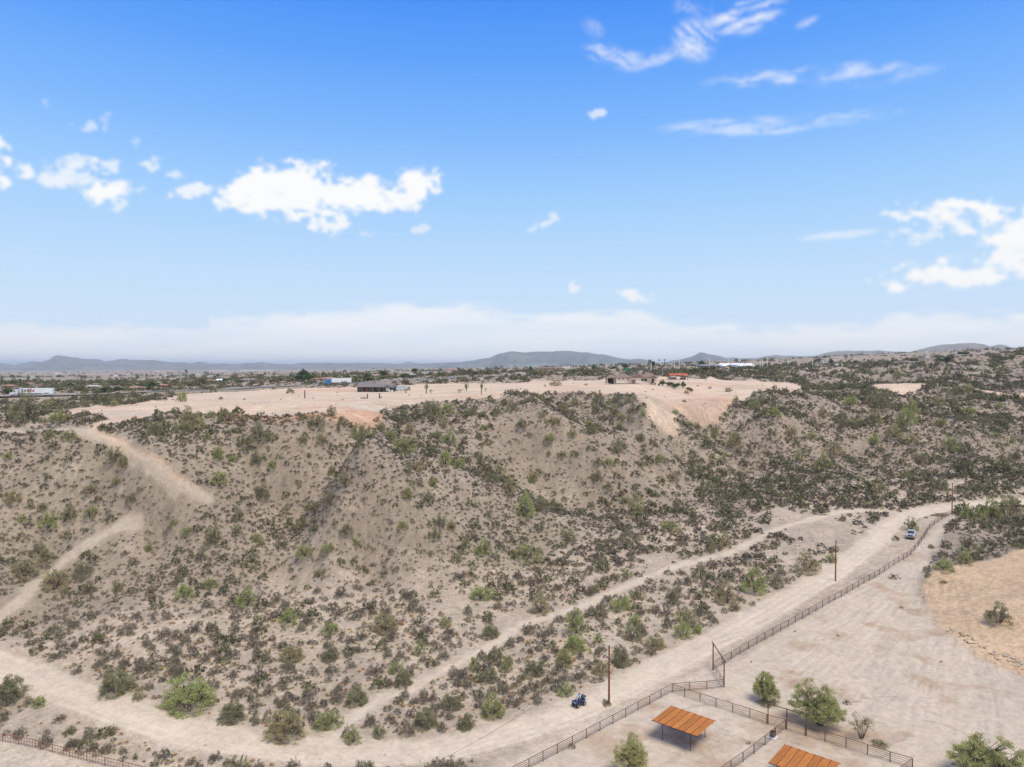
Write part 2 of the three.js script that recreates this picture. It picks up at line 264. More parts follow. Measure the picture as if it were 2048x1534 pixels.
const onGround = (px, py) => { const [x, d] = hit(px, py, H); return V3(x, H(x, d), -d); };
// ---------------------------------------------------------------- names, labels, small geometry helpers
const taken = {};
function numbered(n) { taken[n] = (taken[n] ?? -1) + 1; return taken[n] ? `${n}_${String(taken[n]).padStart(3, '0')}` : n; }
function tag(o, label, category, group) { o.userData.label = label; o.userData.category = category; if (group) o.userData.group = group; return o; }
function thing(name, label, category, pos, turn = 0, group) {
  const o = new THREE.Group(); o.name = numbered(name); scene.add(o); if (pos) o.position.copy(pos); o.rotation.y = turn; return tag(o, label, category, group);
}
function part(name, geo, mat, parent = scene) {
  const g = Array.isArray(geo) ? merge(geo) : geo, m = new THREE.Mesh(g, mat);
  m.name = parent === scene ? numbered(name) : name; m.castShadow = m.receiveShadow = true; parent.add(m); return m;
}
function struct(name, geo, mat, label, category) { const m = part(name, geo, mat); m.userData.kind = 'structure'; if (label) { m.userData.label = label; m.userData.category = category; } return m; }
function stuff(m) { m.userData.kind = 'stuff'; return m; }
function merge(list) {
  const L = list.map(g => { let q = g.index ? g.toNonIndexed() : g; for (const k of Object.keys(q.attributes)) if (!['position', 'normal', 'uv', 'color'].includes(k)) q.deleteAttribute(k); return q; });
  return L.length === 1 ? L[0] : mergeGeometries(L);
}
const box = (w, h, d, x = 0, y = 0, z = 0) => new THREE.BoxGeometry(w, h, d).translate(x, y, z);   // centred in x and z, standing on y
const sbox = (w, h, d, x = 0, y = 0, z = 0) => box(w, h, d, x, y + h / 2, z);
const cyl = (r0, r1, h, n = 10) => new THREE.CylinderGeometry(r1, r0, h, n).translate(0, h / 2, 0);
function bar(a, b, r, n = 6, r2 = r) { const A = a.isVector3 ? a : V3(...a), B = b.isVector3 ? b : V3(...b), d = B.clone().sub(A), L = d.length(); const g = new THREE.CylinderGeometry(r2, r, L, n, 1).translate(0, L / 2, 0); g.applyQuaternion(new THREE.Quaternion().setFromUnitVectors(V3(0, 1, 0), d.normalize())); return g.translate(A.x, A.y, A.z); }
function extr(pts, depth, bevel = 0) {   // outline in x,y pushed along z, centred
  const s = new THREE.Shape(pts.map(p => new THREE.Vector2(p[0], p[1])));
  const g = new THREE.ExtrudeGeometry(s, { depth: depth - 2 * bevel, bevelEnabled: bevel > 0, bevelThickness: bevel, bevelSize: bevel, bevelOffset: -bevel, bevelSegments: 2 });
  return g.translate(0, 0, -depth / 2 + bevel);
}
function hipRoof(w, d, h, hip, t = 0.18) {   // ridge along x; hip = length of the hipped ends (0 = gable), eaves at y 0
  const a = w / 2, b = d / 2, r = a - hip;
  const v = [[-a, 0, b], [a, 0, b], [a, 0, -b], [-a, 0, -b], [-r, h, 0], [r, h, 0], [-a, -t, b], [a, -t, b], [a, -t, -b], [-a, -t, -b]];
  const f = [[0, 1, 5], [0, 5, 4], [2, 3, 4], [2, 4, 5], [1, 2, 5], [3, 0, 4], [6, 7, 1], [6, 1, 0], [7, 8, 2], [7, 2, 1], [8, 9, 3], [8, 3, 2], [9, 6, 0], [9, 0, 3], [9, 8, 7], [9, 7, 6]];
  const p = [], uv = []; for (const t3 of f) for (const i of t3) { p.push(...v[i]); uv.push(v[i][0], v[i][2]); }
  const g = new THREE.BufferGeometry(); g.setAttribute('position', new THREE.Float32BufferAttribute(p, 3)); g.setAttribute('uv', new THREE.Float32BufferAttribute(uv, 2)); g.computeVertexNormals(); return g;
}
const M = (r, g, b, rough = 0.9, metal = 0, extra = {}) => new THREE.MeshStandardMaterial({ color: new THREE.Color().setRGB(r, g, b), roughness: rough, metalness: metal, ...extra });

// ---------------------------------------------------------------- ground
const NX0 = -172, NX1 = 262, ND0 = 70, ND1 = 332;
const pal = { slope: [0.272, 0.218, 0.162], sand: [0.39, 0.318, 0.242], road: [0.5, 0.42, 0.326], mesa: [0.525, 0.4, 0.292], scar: [0.46, 0.27, 0.165], bowl: [0.40, 0.285, 0.2], mound: [0.46, 0.335, 0.215], yard: [0.45, 0.375, 0.292], lot: [0.45, 0.38, 0.295], corral: [0.36, 0.262, 0.18] };
const mixc = (o, c, t) => { if (t <= 0) return; o[0] += (c[0] - o[0]) * t; o[1] += (c[1] - o[1]) * t; o[2] += (c[2] - o[2]) * t; };
function groundCol(x, d, o, fine) {
  const n1 = fbm(x / 14 + 3, d / 14, 3), n2 = fbm(x / 3.2, d / 3.2 + 7, 3), e = n1 * 0.7 + n2 * 0.5;
  const zz = (k, sharp = 1) => clamp((zs(zone[k], x, d) - 0.5) * sharp + 0.5 + e * 0.55 * sharp * 0.6);
  const S = pal.slope; o[0] = S[0]; o[1] = S[1]; o[2] = S[2];
  mixc(o, [0.17, 0.155, 0.1], clamp(fbm(x / 40, d / 60, 4) * 1.6 - 0.1) * 0.5);
  const z0 = k => zs(zone[k], x, d);
  let q = z0('wash'); if (q > 0) mixc(o, pal.sand, clamp(zz('wash') * 0.9));
  mixc(o, pal.sand, clamp(n1 * 1.2 + n2 * 0.8 - 0.2) * 0.6);
  q = z0('mesa'); if (q > 0) { mixc(o, pal.mesa, zz('mesa', 2)); if (q > 0.5) { mixc(o, pal.scar, clamp(fbm(x / 30 + 31, d / 26 + 2, 4) * 2.6 - 0.2) * 0.55); mixc(o, pal.yard, clamp(fbm(x / 25 + 61, d / 16 + 2, 4) * 2.4 - 0.15) * 0.75); mixc(o, pal.slope, clamp(fbm(x / 22 + 11, d / 12 + 52, 4) * 2.4 - 0.55) * 0.5); } }
  q = z0('bank'); if (q > 0) mixc(o, pal.scar, clamp(q * 1.5 + e * 0.6 - 0.3) * 0.75);
  q = z0('bareA'); if (q > 0) mixc(o, pal.mesa, zz('bareA', 2) * 0.85);
  q = z0('scar'); if (q > 0) mixc(o, pal.scar, zz('scar', 2) * (0.75 + 0.4 * vn(x / 1.5, d / 1.5)));
  q = z0('bowl'); if (q > 0) mixc(o, pal.bowl, clamp(zz('bowl', 2)) * (0.8 + 0.6 * vn(x / 0.9 + vn(x / 9, d / 9), d / 13)));
  q = Math.max(z0('padR'), z0('padR2')); if (q > 0) mixc(o, pal.mesa, clamp(q * 1.4 + e * 0.5 - 0.2));
  q = z0('yard'); if (q > 0) { mixc(o, pal.yard, zz('yard', 1.5)); const [cx, cd] = [31, 91]; mixc(o, pal.corral, q * sst(0.15, 0.6, fbm(x / 5, d / 5, 4) + sst(26, 14, Math.hypot(x - cx, d - cd)) * 0.33) * 0.85); }
  q = z0('mound'); if (q > 0) { mixc(o, pal.mound, zz('mound', 2)); mixc(o, pal.scar, q * clamp(vn((x + d) / 2.1, (x - d) / 16) * 0.5 - 0.12)); }
  q = z0('lot'); if (q > 0) mixc(o, pal.lot, q);
  const rd = zs(roadDist, x, d); if (rd < 3 && d < 340) mixc(o, pal.road, sst(0.7, -0.9, rd + n2 * 1.7) * (z0('wash') > 0.4 ? 0.92 : 0.55));
  const flat = Math.max(z0('yard'), sst(1, -1, rd)), g = 1 + (n1 * 0.12 + n2 * 0.16) * (1 - 0.6 * flat); o[0] *= g; o[1] *= g; o[2] *= g;
  return o;
}
const inView = (x, d) => x > NX0 && x < NX1 && d > ND0 && d < ND1;
console.log('ground texture');
const TS = 2048, over = new Float32Array(TS * TS);
function stamp(pts, w, amt) {   // a wheel mark pressed into the surface, pts [x, d]
  const sx = TS / (NX1 - NX0), sd = TS / (ND1 - ND0);
  for (let k = 1; k < pts.length; k++) {
    const [ax, ad] = pts[k - 1], [bx, bd] = pts[k], n = Math.ceil(Math.hypot(bx - ax, bd - ad) / 0.12);
    for (let q = 0; q < n; q++) { const x = lerp(ax, bx, q / n), d = lerp(ad, bd, q / n), i0 = (x - NX0 - w / 2) * sx, i1 = (x - NX0 + w / 2) * sx, j0 = (d - ND0 - w / 2) * sd, j1 = (d - ND0 + w / 2) * sd;
      const a = amt * clamp(0.65 + 0.8 * vn(x / 2.3, d / 2.3));
      for (let j = Math.max(0, j0 | 0); j <= Math.min(TS - 1, j1); j++) for (let i = Math.max(0, i0 | 0); i <= Math.min(TS - 1, i1); i++) { const o = j * TS + i; over[o] += (a - over[o]) * 0.35; } }
  }
}
{
  const r = RNG(5);
  for (const t of tracks.slice(0, 4)) for (let k = 0; k < (t.width > 5 ? 11 : 3); k++) {
    const off = (r() - 0.5) * t.width * 0.78, ph = r() * 50, amt = (r() - 0.45) * 0.26;
    for (const w of t.width > 5 ? [-0.75, 0.75] : [-0.7, 0.7]) stamp(t.L.map((p, i, A) => { const q = A[Math.min(i + 1, A.length - 1)], p0 = A[Math.max(i - 1, 0)], tx = q[0] - p0[0], td = q[1] - p0[1], l = Math.hypot(tx, td) || 1, o = (t.width > 5 ? off + w : w + off * 0.3) + vn(i / 60 + ph, k) * 0.9; return [p[0] - td / l * o, p[1] + tx / l * o]; }), 0.3 + r() * 0.3, amt);
  }
  // turning marks across the yard
  const A = hit(1862, 1100), B = [hit(1500, 1335), hit(1700, 1380), hit(1900, 1450), hit(2048, 1400), hit(2100, 1500), hit(1800, 1440), hit(1750, 1260)];
  for (let k = 0; k < 80; k++) {
    const s = [A[0] + (r() - 0.5) * 6, A[1] + (r() - 0.5) * 14], b = B[k % B.length], e = [b[0] + (r() - 0.5) * 26, b[1] + (r() - 0.5) * 16], m = [(s[0] + e[0]) / 2 + (r() - 0.35) * 22, (s[1] + e[1]) / 2 + (r() - 0.5) * 20];
    const c = new THREE.QuadraticBezierCurve3(V3(s[0], 0, s[1]), V3(m[0], 0, m[1]), V3(e[0], 0, e[1])).getPoints(60), amt = (r() - 0.6) * 0.3;
    for (const w of [-0.8, 0.8]) stamp(c.map((p, i) => { const q = c[Math.min(i + 1, 60)], p0 = c[Math.max(i - 1, 0)], tx = q.x - p0.x, td = q.z - p0.z, l = Math.hypot(tx, td) || 1; return [p.x - td / l * w, p.z + tx / l * w]; }), 0.28, amt);
  }
  for (let k = 0; k < 110; k++) {   // short scrapes and hoof-scuffed strips
    const p = k < 75 ? hit(1300 + r() * 500, 1400 + r() * 120) : hit(1550 + r() * 500, 1230 + r() * 260), a = r() * 6.3, l = 2 + r() * 8, cu = (r() - 0.5) * 0.3, pts = [];
    for (let i = 0; i <= 14; i++) { const t = l * i / 14; pts.push([p[0] + Math.cos(a + cu * t) * t, p[1] + Math.sin(a + cu * t) * t]); } stamp(pts, 0.2 + r() * 0.25, (r() - 0.65) * 0.42);
  }
  for (let k = 0; k < 26; k++) {   // machine marks on the pile
    const p = hit(1900 + r() * 250, 1180 + r() * 100), pts = []; const a = 0.5 + r() * 0.5; for (let i = 0; i <= 10; i++) pts.push([p[0] + Math.cos(a) * i * 2.2, p[1] + Math.sin(a) * i * 2.2 + vn(i / 4, k) * 1]); stamp(pts, 0.35, (r() - 0.7) * 0.22);
  }
}
const gdata = new Uint8Array(TS * TS * 4);
{
  const o = [0, 0, 0]; const sRGB = new Uint8Array(4097); for (let i = 0; i <= 4096; i++) sRGB[i] = l2s(i / 4096);
  // broad colours on a coarse grid, fine grain per texel
  const CS = 1024, cg = new Float32Array(CS * CS * 3);
  for (let j = 0; j < CS; j++) for (let i = 0; i < CS; i++) { groundCol(lerp(NX0, NX1, (i + 0.5) / CS), lerp(ND0, ND1, (j + 0.5) / CS), o); cg.set(o, (j * CS + i) * 3); }
  for (let j = 0; j < TS; j++) for (let i = 0; i < TS; i++) {
    const fx = clamp(i / 2 - 0.25, 0, CS - 1.001), fy = clamp(j / 2 - 0.25, 0, CS - 1.001), xi = fx | 0, yi = fy | 0, u = fx - xi, v = fy - yi, p = (yi * CS + xi) * 3, q = p + CS * 3;
    const x = lerp(NX0, NX1, (i + 0.5) / TS), d = lerp(ND0, ND1, (j + 0.5) / TS);
    const h1 = ntab[((j * 7 + (i >> 9)) & 511) * 512 + (i & 511)], n = vn(x / 0.55, d / 0.55), n3 = vn(x / 1.3 + 50, d / 1.3);
    const rough = 1 - 0.6 * clamp(Math.max(zs(zone.yard, x, d), sst(1, -1, zs(roadDist, x, d))));
    let g = 1 + (h1 * 0.15 + n * 0.16 + n3 * 0.08) * (0.3 + 0.7 * rough) + over[j * TS + i];
    if (h1 > 0.9 && rough > 0.5) g *= 0.6; else if (h1 < -0.965) g *= 1.25;
    const w = (j * TS + i) * 4;
    for (let c = 0; c < 3; c++) { const val = ((cg[p + c] * (1 - u) + cg[p + 3 + c] * u) * (1 - v) + (cg[q + c] * (1 - u) + cg[q + 3 + c] * u) * v) * g; gdata[w + c] = sRGB[clamp(val * 4096, 0, 4096) | 0]; }
    gdata[w + 3] = 255;
  }
}
const gmap = new THREE.DataTexture(gdata, TS, TS); gmap.colorSpace = THREE.SRGBColorSpace; gmap.magFilter = THREE.LinearFilter; gmap.minFilter = THREE.LinearMipmapLinearFilter; gmap.generateMipmaps = true; gmap.needsUpdate = true;
const bdata = new Uint8Array(512 * 512 * 4);
for (let j = 0; j < 512; j++) for (let i = 0; i < 512; i++) { const t = (a, s) => { let k = 0; for (const [ox, oy, w] of [[0, 0, (1 - i / 512) * (1 - j / 512)], [512, 0, (i / 512) * (1 - j / 512)], [0, 512, (1 - i / 512) * (j / 512)], [512, 512, (i / 512) * (j / 512)]]) k += w * vn((i - ox) / a + 200 + s, (j - oy) / a + 300); return k; }; const v = 128 + 90 * (t(26, 0) * 0.6 + t(9, 31) * 0.5 + t(4, 77) * 0.4), o = (j * 512 + i) * 4; bdata[o] = bdata[o + 1] = bdata[o + 2] = clamp(v, 0, 255); bdata[o + 3] = 255; }
const bump = new THREE.DataTexture(bdata, 512, 512); bump.wrapS = bump.wrapT = THREE.RepeatWrapping; bump.magFilter = THREE.LinearFilter; bump.repeat.set(37, 22); bump.needsUpdate = true;
const groundMat = new THREE.MeshStandardMaterial({ map: gmap, bumpMap: bump, bumpScale: 0.14, roughness: 1 });
const plainMat = new THREE.MeshStandardMaterial({ vertexColors: true, roughness: 1 });

console.log('ground mesh');
const xs = [], ds = [];
{
  const n = Math.round((NX1 - NX0) / 0.72); for (let i = 0; i <= n; i++) xs.push(lerp(NX0, NX1, i / n));
  let st = 0.75, x = NX1; while (x < 24000) { x += st; xs.push(x); st *= x < 500 ? 1.012 : 1.07; } x = NX0; st = 0.75; while (x > -24000) { x -= st; xs.unshift(x); st *= x > -420 ? 1.012 : 1.07; }
  let d = -600; while (d < ND0 - 8) { ds.push(d); d += Math.max(4, (ND0 - d) / 6); }
  d = ND0; while (d < ND1 - 0.8) { ds.push(d); d += d / 190; } ds.push(ND1); d = ND1 + 1.7; while (d < 950) { ds.push(d); d += d / 175; } while (d < 26000) { ds.push(d); d += d / 32; }
}
const carve = (x, d) => { const rd = zs(roadDist, x, d); return d > 340 ? -sst(4, -0.5, rd) * 0.75 + sst(-1.5, -4, rd) * 0.6 : sst(-0.45, -0.85, rd) * 0.16; };
const gridH = new Float32Array(xs.length * ds.length);
for (let j = 0; j < ds.length; j++) for (let i = 0; i < xs.length; i++) gridH[j * xs.length + i] = H(xs[i], ds[j]) - (ds[j] > 66 && ds[j] < 900 && xs[i] > -455 && xs[i] < 455 ? carve(xs[i], ds[j]) : 0);
{
  const near = (i, j) => xs[i] >= NX0 - 1e-6 && xs[i + 1] <= NX1 + 1e-6 && ds[j] >= ND0 - 1e-6 && ds[j + 1] <= ND1 + 1e-6;
  const K = xs.length, build = sel => {
    const idx = new Int32Array(K * ds.length).fill(-1), pos = [], uv = [], col = [], ind = [], o = [0, 0, 0];
    const vtx = (i, j) => { const k = j * K + i; if (idx[k] < 0) { idx[k] = pos.length / 3; pos.push(xs[i], gridH[k], -ds[j]); uv.push((xs[i] - NX0) / (NX1 - NX0), (ds[j] - ND0) / (ND1 - ND0));
      if (!sel) { groundCol(xs[i], ds[j], o); col.push(...o); } } return idx[k]; };
    for (let j = 0; j < ds.length - 1; j++) for (let i = 0; i < K - 1; i++) if (near(i, j) === sel) { const a = vtx(i, j), b = vtx(i + 1, j), c = vtx(i + 1, j + 1), d = vtx(i, j + 1); ind.push(a, b, c, a, c, d); }
    const g = new THREE.BufferGeometry(); g.setAttribute('position', new THREE.Float32BufferAttribute(pos, 3)); g.setAttribute('uv', new THREE.Float32BufferAttribute(uv, 2)); if (!sel) g.setAttribute('color', new THREE.Float32BufferAttribute(col, 3)); g.setIndex(ind); g.computeVertexNormals(); console.log('tris', ind.length / 3); return g;
  };
  struct('ground', build(true), groundMat, 'sandy desert hillside and wash floor below the mesa', 'ground');
  struct('desert_plain', build(false), plainMat, 'scrub covered plain stretching to the far hills', 'terrain');
}
// road and track sheets lying a few centimetres into the land
const asphalt = M(0.16, 0.155, 0.15, 0.9);
for (const t of tracks) {
  const hwy = t.name === 'highway', n = hwy ? 12 : Math.ceil(t.width / 0.42), pos = [], uv = [], ind = [];
  t.L.forEach((p, i, A) => { const q = A[Math.min(i + 1, A.length - 1)], p0 = A[Math.max(i - 1, 0)], tx = q[0] - p0[0], td = q[1] - p0[1], l = Math.hypot(tx, td) || 1;
    for (let k = 0; k <= n; k++) { const f = k / n * 2 - 1, wob = hwy ? 0 : fbm(i / 9 + (f > 0 ? 40 : 0), 3.3, 3) * 0.5, o = f * (t.width / 2 + wob), x = p[0] - td / l * o, d = p[1] + tx / l * o;
      const y = hwy ? H(p[0], p[1]) + 1.0 - Math.abs(f) * 0.15 : H(x, d) + (Math.abs(f) > 0.97 ? -0.12 : 0.012 + 0.02 * vn(o * 2.1, i / 18));
      pos.push(x, y, -d); uv.push((x - NX0) / (NX1 - NX0), (d - ND0) / (ND1 - ND0)); } });
  const w = n + 1; for (let i = 0; i < t.L.length - 1; i++) for (let k = 0; k < n; k++) { const a = i * w + k; ind.push(a, a + w, a + w + 1, a, a + w + 1, a + 1); }
  const g = new THREE.BufferGeometry(); g.setAttribute('position', new THREE.Float32BufferAttribute(pos, 3)); g.setAttribute('uv', new THREE.Float32BufferAttribute(uv, 2)); g.setIndex(ind); g.computeVertexNormals();
  struct(t.name, g, hwy ? asphalt : groundMat, t.label, hwy ? 'highway' : t.width > 5 ? 'road' : 'track');
}
// far hills
function range(label, prof, D, reach, col, seed) {
  const nx = Math.ceil((prof[prof.length - 1][0] - prof[0][0]) / 3), nz = 30, pos = [], cl = [], ind = []; let k = 0;
  for (let i = 0; i <= nx; i++) {
    const px = lerp(prof[0][0], prof[prof.length - 1][0], i / nx); while (k < prof.length - 2 && prof[k + 1][0] < px) k++;
    const [ax, ay] = prof[k], [bx, by] = prof[k + 1], t0 = (px - ax) / (bx - ax), py = lerp(ay, by, t0 * t0 * (3 - 2 * t0) * 0.5 + t0 * 0.5) + fbm(px / 11 + seed, 2, 4) * 1.5 * sst(743, 715, lerp(ay, by, t0));
    const r = rayDir(px, py), crest = CAMY + r.y * D / -r.z, u = r.x / -r.z;
    for (let j = 0; j <= nz; j++) {
      const s = j / nz, dist = D + (s < 0.72 ? (s / 0.72 - 1) * reach : (s - 0.72) / 0.28 * reach * 0.5), e = s < 0.72 ? s / 0.72 : 1 - (s - 0.72) / 0.28, foot = 45 - 8 * dist / F, x = u * dist;
      const n = fbm(x / (reach * 0.16) + seed, dist / (reach * 0.3), 5), sh = Math.pow(e, 1.25);
      const y = foot - 30 * (1 - e) * 0.4 + (crest - foot) * clamp(sh + n * 0.62 * Math.sin(Math.PI * e) * 0.9, -0.1, 1.0);
      pos.push(x, y, -dist); const m = 1 + 0.5 * fbm(x / 90 + 3, dist / 140, 4) + 0.25 * n; cl.push(col[0] * m, col[1] * m, col[2] * m);
    }
  }
  const w = nz + 1; for (let i = 0; i < nx; i++) for (let j = 0; j < nz; j++) { const a = i * w + j; ind.push(a, a + w, a + w + 1, a, a + w + 1, a + 1); }
  const g = new THREE.BufferGeometry(); g.setAttribute('position', new THREE.Float32BufferAttribute(pos, 3)); g.setAttribute('color', new THREE.Float32BufferAttribute(cl, 3)); g.setIndex(ind); g.computeVertexNormals();
  struct('hills', g, plainMat, label, 'hills');
}
range('long bluish range with one pointed peak beyond the valley town', [[-500, 735], [-300, 716], [-150, 722], [0, 726], [15, 727], [28, 730], [43, 726], [68, 722.7], [84, 723.5], [117, 710], [137, 714], [172, 717.5], [195, 717.5], [210, 722], [244, 717], [280, 719], [305, 719], [338, 723], [366, 724], [381, 726], [401, 722.7], [424, 726.5], [482, 727], [498, 725], [520, 724], [540, 726], [577, 728], [607, 725], [754, 725.4], [792, 727], [855, 726], [916, 723.5], [960, 724], [1100, 730], [1200, 738]], 9500, 2600, [0.17, 0.165, 0.13], 3);
range('small faint peak far behind the long range', [[770, 735], [800, 727], [817, 722], [835, 726], [870, 735]], 17000, 1500, [0.2, 0.2, 0.19], 13);
range('broad blue hill rising behind the mesa houses', [[850, 738], [900, 727], [942, 720.6], [977, 715], [1000, 705.5], [1030, 701], [1053, 703], [1081, 701], [1101, 702], [1134, 701], [1165, 704], [1203, 708], [1233, 714], [1256, 718], [1300, 727], [1350, 736]], 8200, 2200, [0.15, 0.155, 0.125], 23);
range('little conical hill behind the light poles', [[1240, 726], [1274, 715.5], [1292, 719], [1320, 726], [1350, 719], [1381, 713], [1402, 703.5], [1426, 708], [1452, 714.5], [1477, 715.5], [1495, 717], [1560, 730]], 7600, 1500, [0.16, 0.16, 0.13], 33);
range('low grey brown ridge above the right hand houses', [[1420, 730], [1470, 718], [1500, 715.5], [1553, 710], [1585, 712], [1628, 711], [1671, 701], [1714, 700], [1757, 698.5], [1783, 701.5], [1816, 703], [1860, 712], [1940, 716], [2050, 735]], 5200, 1500, [0.19, 0.18, 0.14], 43);
range('rounded double topped hill over the right edge', [[1740, 718], [1790, 708], [1816, 703.5], [1848, 695], [1883, 688], [1939, 685], [1963, 687], [1982, 692.6], [2000, 688], [2024, 694], [2046, 695], [2150, 690], [2300, 686], [2500, 700]], 4300, 1400, [0.2, 0.185, 0.15], 53);
// ---------------------------------------------------------------- plants
console.log('plants');
function tri(P, N, Cc, c, ax, side, L, w, tone) {   // one leaf or twig spray: a narrow pointed face
  const tx = c.x + ax.x * L, ty = c.y + ax.y * L, tz = c.z + ax.z * L, sx = side.x * w, sy = side.y * w, sz = side.z * w;
  const mx = c.x + ax.x * L * 0.45, my = c.y + ax.y * L * 0.45, mz = c.z + ax.z * L * 0.45;
  P.push(mx - sx, my - sy, mz - sz, mx + sx, my + sy, mz + sz, tx, ty, tz);
  if (L > 0) P.push(mx + sx, my + sy, mz + sz, mx - sx, my - sy, mz - sz, c.x, c.y, c.z);
  for (let k = 0; k < 6; k++) Cc.push(...tone);
}
function geoOf(P, Cc) { const g = new THREE.BufferGeometry(); g.setAttribute('position', new THREE.Float32BufferAttribute(P, 3)); if (Cc) g.setAttribute('color', new THREE.Float32BufferAttribute(Cc, 3)); g.computeVertexNormals(); return g; }
// a shrub or tree one metre wide: stems fan out from the ground to clumps of fine foliage with gaps between them
function plant(seed, { h = 0.8, tips = 26, leaves = 26, leaf = 0.07, width = 0.3, clump = 0.14, stems = 6, low = 0.12, trunk = 0.02, twig = 0.006, shell = 0.55, upright = 0.4, jit = 0.28, sides = 4, twigs = 1, trunkTop = 0 }) {
  const r = RNG(seed), P = [], Cc = [], wood = [], S = [], gs = () => (r() + r() + r() - 1.5) / 1.5, ax = V3(0, 0, 0), sd = V3(0, 0, 0), c = V3(0, 0, 0);
  const lob = [r() * 6, r() * 6, r() * 6];
  for (let i = 0; i < stems; i++) { const a = i / stems * 6.283 + r() * 0.8, k = 0.1 + 0.16 * r(); const b = V3(Math.cos(a) * 0.02, -0.05, Math.sin(a) * 0.02), m = V3(Math.cos(a) * k, h * (0.3 + 0.25 * r()) + trunkTop, Math.sin(a) * k); S.push(m); wood.push(bar(trunkTop ? V3(0, trunkTop, 0) : b, m, trunk, sides, trunk * 0.55)); }
  if (trunkTop) wood.push(bar(V3(0, -0.1, 0), V3(0.02, trunkTop + 0.02, 0), trunk * 1.7, 6, trunk * 1.2));
  for (let i = 0; i < tips; i++) {
    const a = r() * 6.283, q = Math.pow(r(), 0.6), el = Math.asin(lerp(low * 1.1 - 0.05, 1, r())), rad = lerp(shell, 1, q) * (0.82 + 0.14 * Math.sin(a * 2 + lob[0]) + 0.1 * Math.sin(a * 3 + lob[1]));
    const t = V3(Math.cos(a) * Math.cos(el) * 0.46 * rad, lerp(low * h, h * 0.96, Math.sin(el) * rad * (0.94 + 0.1 * Math.sin(a * 2 + lob[2]))), Math.sin(a) * Math.cos(el) * 0.46 * rad);
    let best = S[0]; for (const s of S) if (s.distanceToSquared(t) < best.distanceToSquared(t)) best = s;
    if (twigs) wood.push(bar(best, t, twig * 1.5, 3, twig * 0.5));
    const out = t.clone().sub(V3(0, h * 0.25, 0)).normalize(), tt = 1 + (r() - 0.5) * jit;
    for (let k = 0; k < leaves; k++) {
      c.set(t.x + gs() * clump, Math.max(0.01, t.y + gs() * clump * 0.8), t.z + gs() * clump);
      ax.set(out.x * 0.6 + (r() - 0.5) * 1.5, out.y * 0.6 + upright * r() + (r() - 0.5), out.z * 0.6 + (r() - 0.5) * 1.5).normalize();
      sd.set(r() - 0.5, r() - 0.5, r() - 0.5).cross(ax).normalize();
      const v = tt * (0.8 + 0.4 * r()); tri(P, null, Cc, c, ax, sd, leaf * (0.6 + 0.8 * r()), leaf * width * 0.5, [v * (0.94 + 0.14 * r()), v, v * (0.88 + 0.2 * r())]);
    }
  }
  return { crown: geoOf(P, Cc), stem: merge(wood.map(g => { g.deleteAttribute('uv'); return g; })) };
}
const leafMat = (r, g, b) => new THREE.MeshStandardMaterial({ color: new THREE.Color().setRGB(r, g, b), vertexColors: true, roughness: 0.95 });
const leafLit = (r, g, b) => new THREE.MeshPhysicalMaterial({ color: new THREE.Color().setRGB(r, g, b), vertexColors: true, roughness: 1, transmission: 0.4, thickness: 0 });
const greens = [leafLit(0.37, 0.375, 0.15), leafLit(0.3, 0.29, 0.145), leafLit(0.4, 0.355, 0.175), leafLit(0.27, 0.255, 0.13), leafLit(0.37, 0.41, 0.14)];
const greys = [leafMat(0.215, 0.175, 0.128), leafMat(0.17, 0.145, 0.108), leafMat(0.2, 0.185, 0.115), leafMat(0.25, 0.215, 0.15)];
const barkMat = M(0.13, 0.1, 0.07), barkGrey = M(0.15, 0.125, 0.1), barkDark = M(0.07, 0.055, 0.04);
const bushP = [...Array(6)].map((_, i) => plant(100 + i, { h: [0.78, 0.7, 0.85, 0.65, 0.9, 0.75][i], tips: 56, leaves: 34, leaf: 0.075, width: 0.2, clump: 0.11, stems: 7, low: 0.01, upright: 0.7 }));
const greyP = [...Array(6)].map((_, i) => plant(200 + i, { h: [0.55, 0.62, 0.5, 0.7, 0.58, 0.66][i], tips: 60, leaves: 14, leaf: 0.1, width: 0.18, clump: 0.1, stems: 9, low: 0.02, upright: 0.6, twig: 0.007, trunk: 0.014 }));
const treeP = [...Array(3)].map((_, i) => plant(300 + i, { h: [0.86, 0.8, 0.95][i], tips: 230, leaves: 60, leaf: 0.042, width: 0.22, clump: 0.07, stems: 8, low: 0.16, trunk: 0.022, twig: 0.0045, shell: 0.45, upright: 0.7, sides: 6, jit: 0.4 }));
const bigBushP = [...Array(3)].map((_, i) => plant(330 + i, { h: [0.72, 0.66, 0.78][i], tips: 150, leaves: 40, leaf: 0.05, width: 0.22, clump: 0.08, stems: 10, low: 0.0, trunk: 0.012, twig: 0.004, shell: 0.5, upright: 0.7, jit: 0.4 }));
const sparseP = plant(310, { h: 0.95, tips: 90, leaves: 14, leaf: 0.05, width: 0.22, clump: 0.06, stems: 9, low: 0.25, trunk: 0.012, twig: 0.005, shell: 0.5, upright: 0.9, sides: 5 });
const farP = [...Array(4)].map((_, i) => plant(400 + i, { h: [0.85, 0.95, 1.1, 0.75][i], tips: 40, leaves: 18, leaf: 0.13, width: 0.5, clump: 0.13, stems: 5, low: 0.22, trunk: 0.03, twig: 0.006, upright: 0.3, jit: 0.4 }));
const tallP = [...Array(2)].map((_, i) => plant(420 + i, { h: 1.5, tips: 40, leaves: 18, leaf: 0.13, width: 0.5, clump: 0.12, stems: 5, low: 0.3, trunk: 0.03, twig: 0.006, upright: 0.3, trunkTop: 0.25 }));
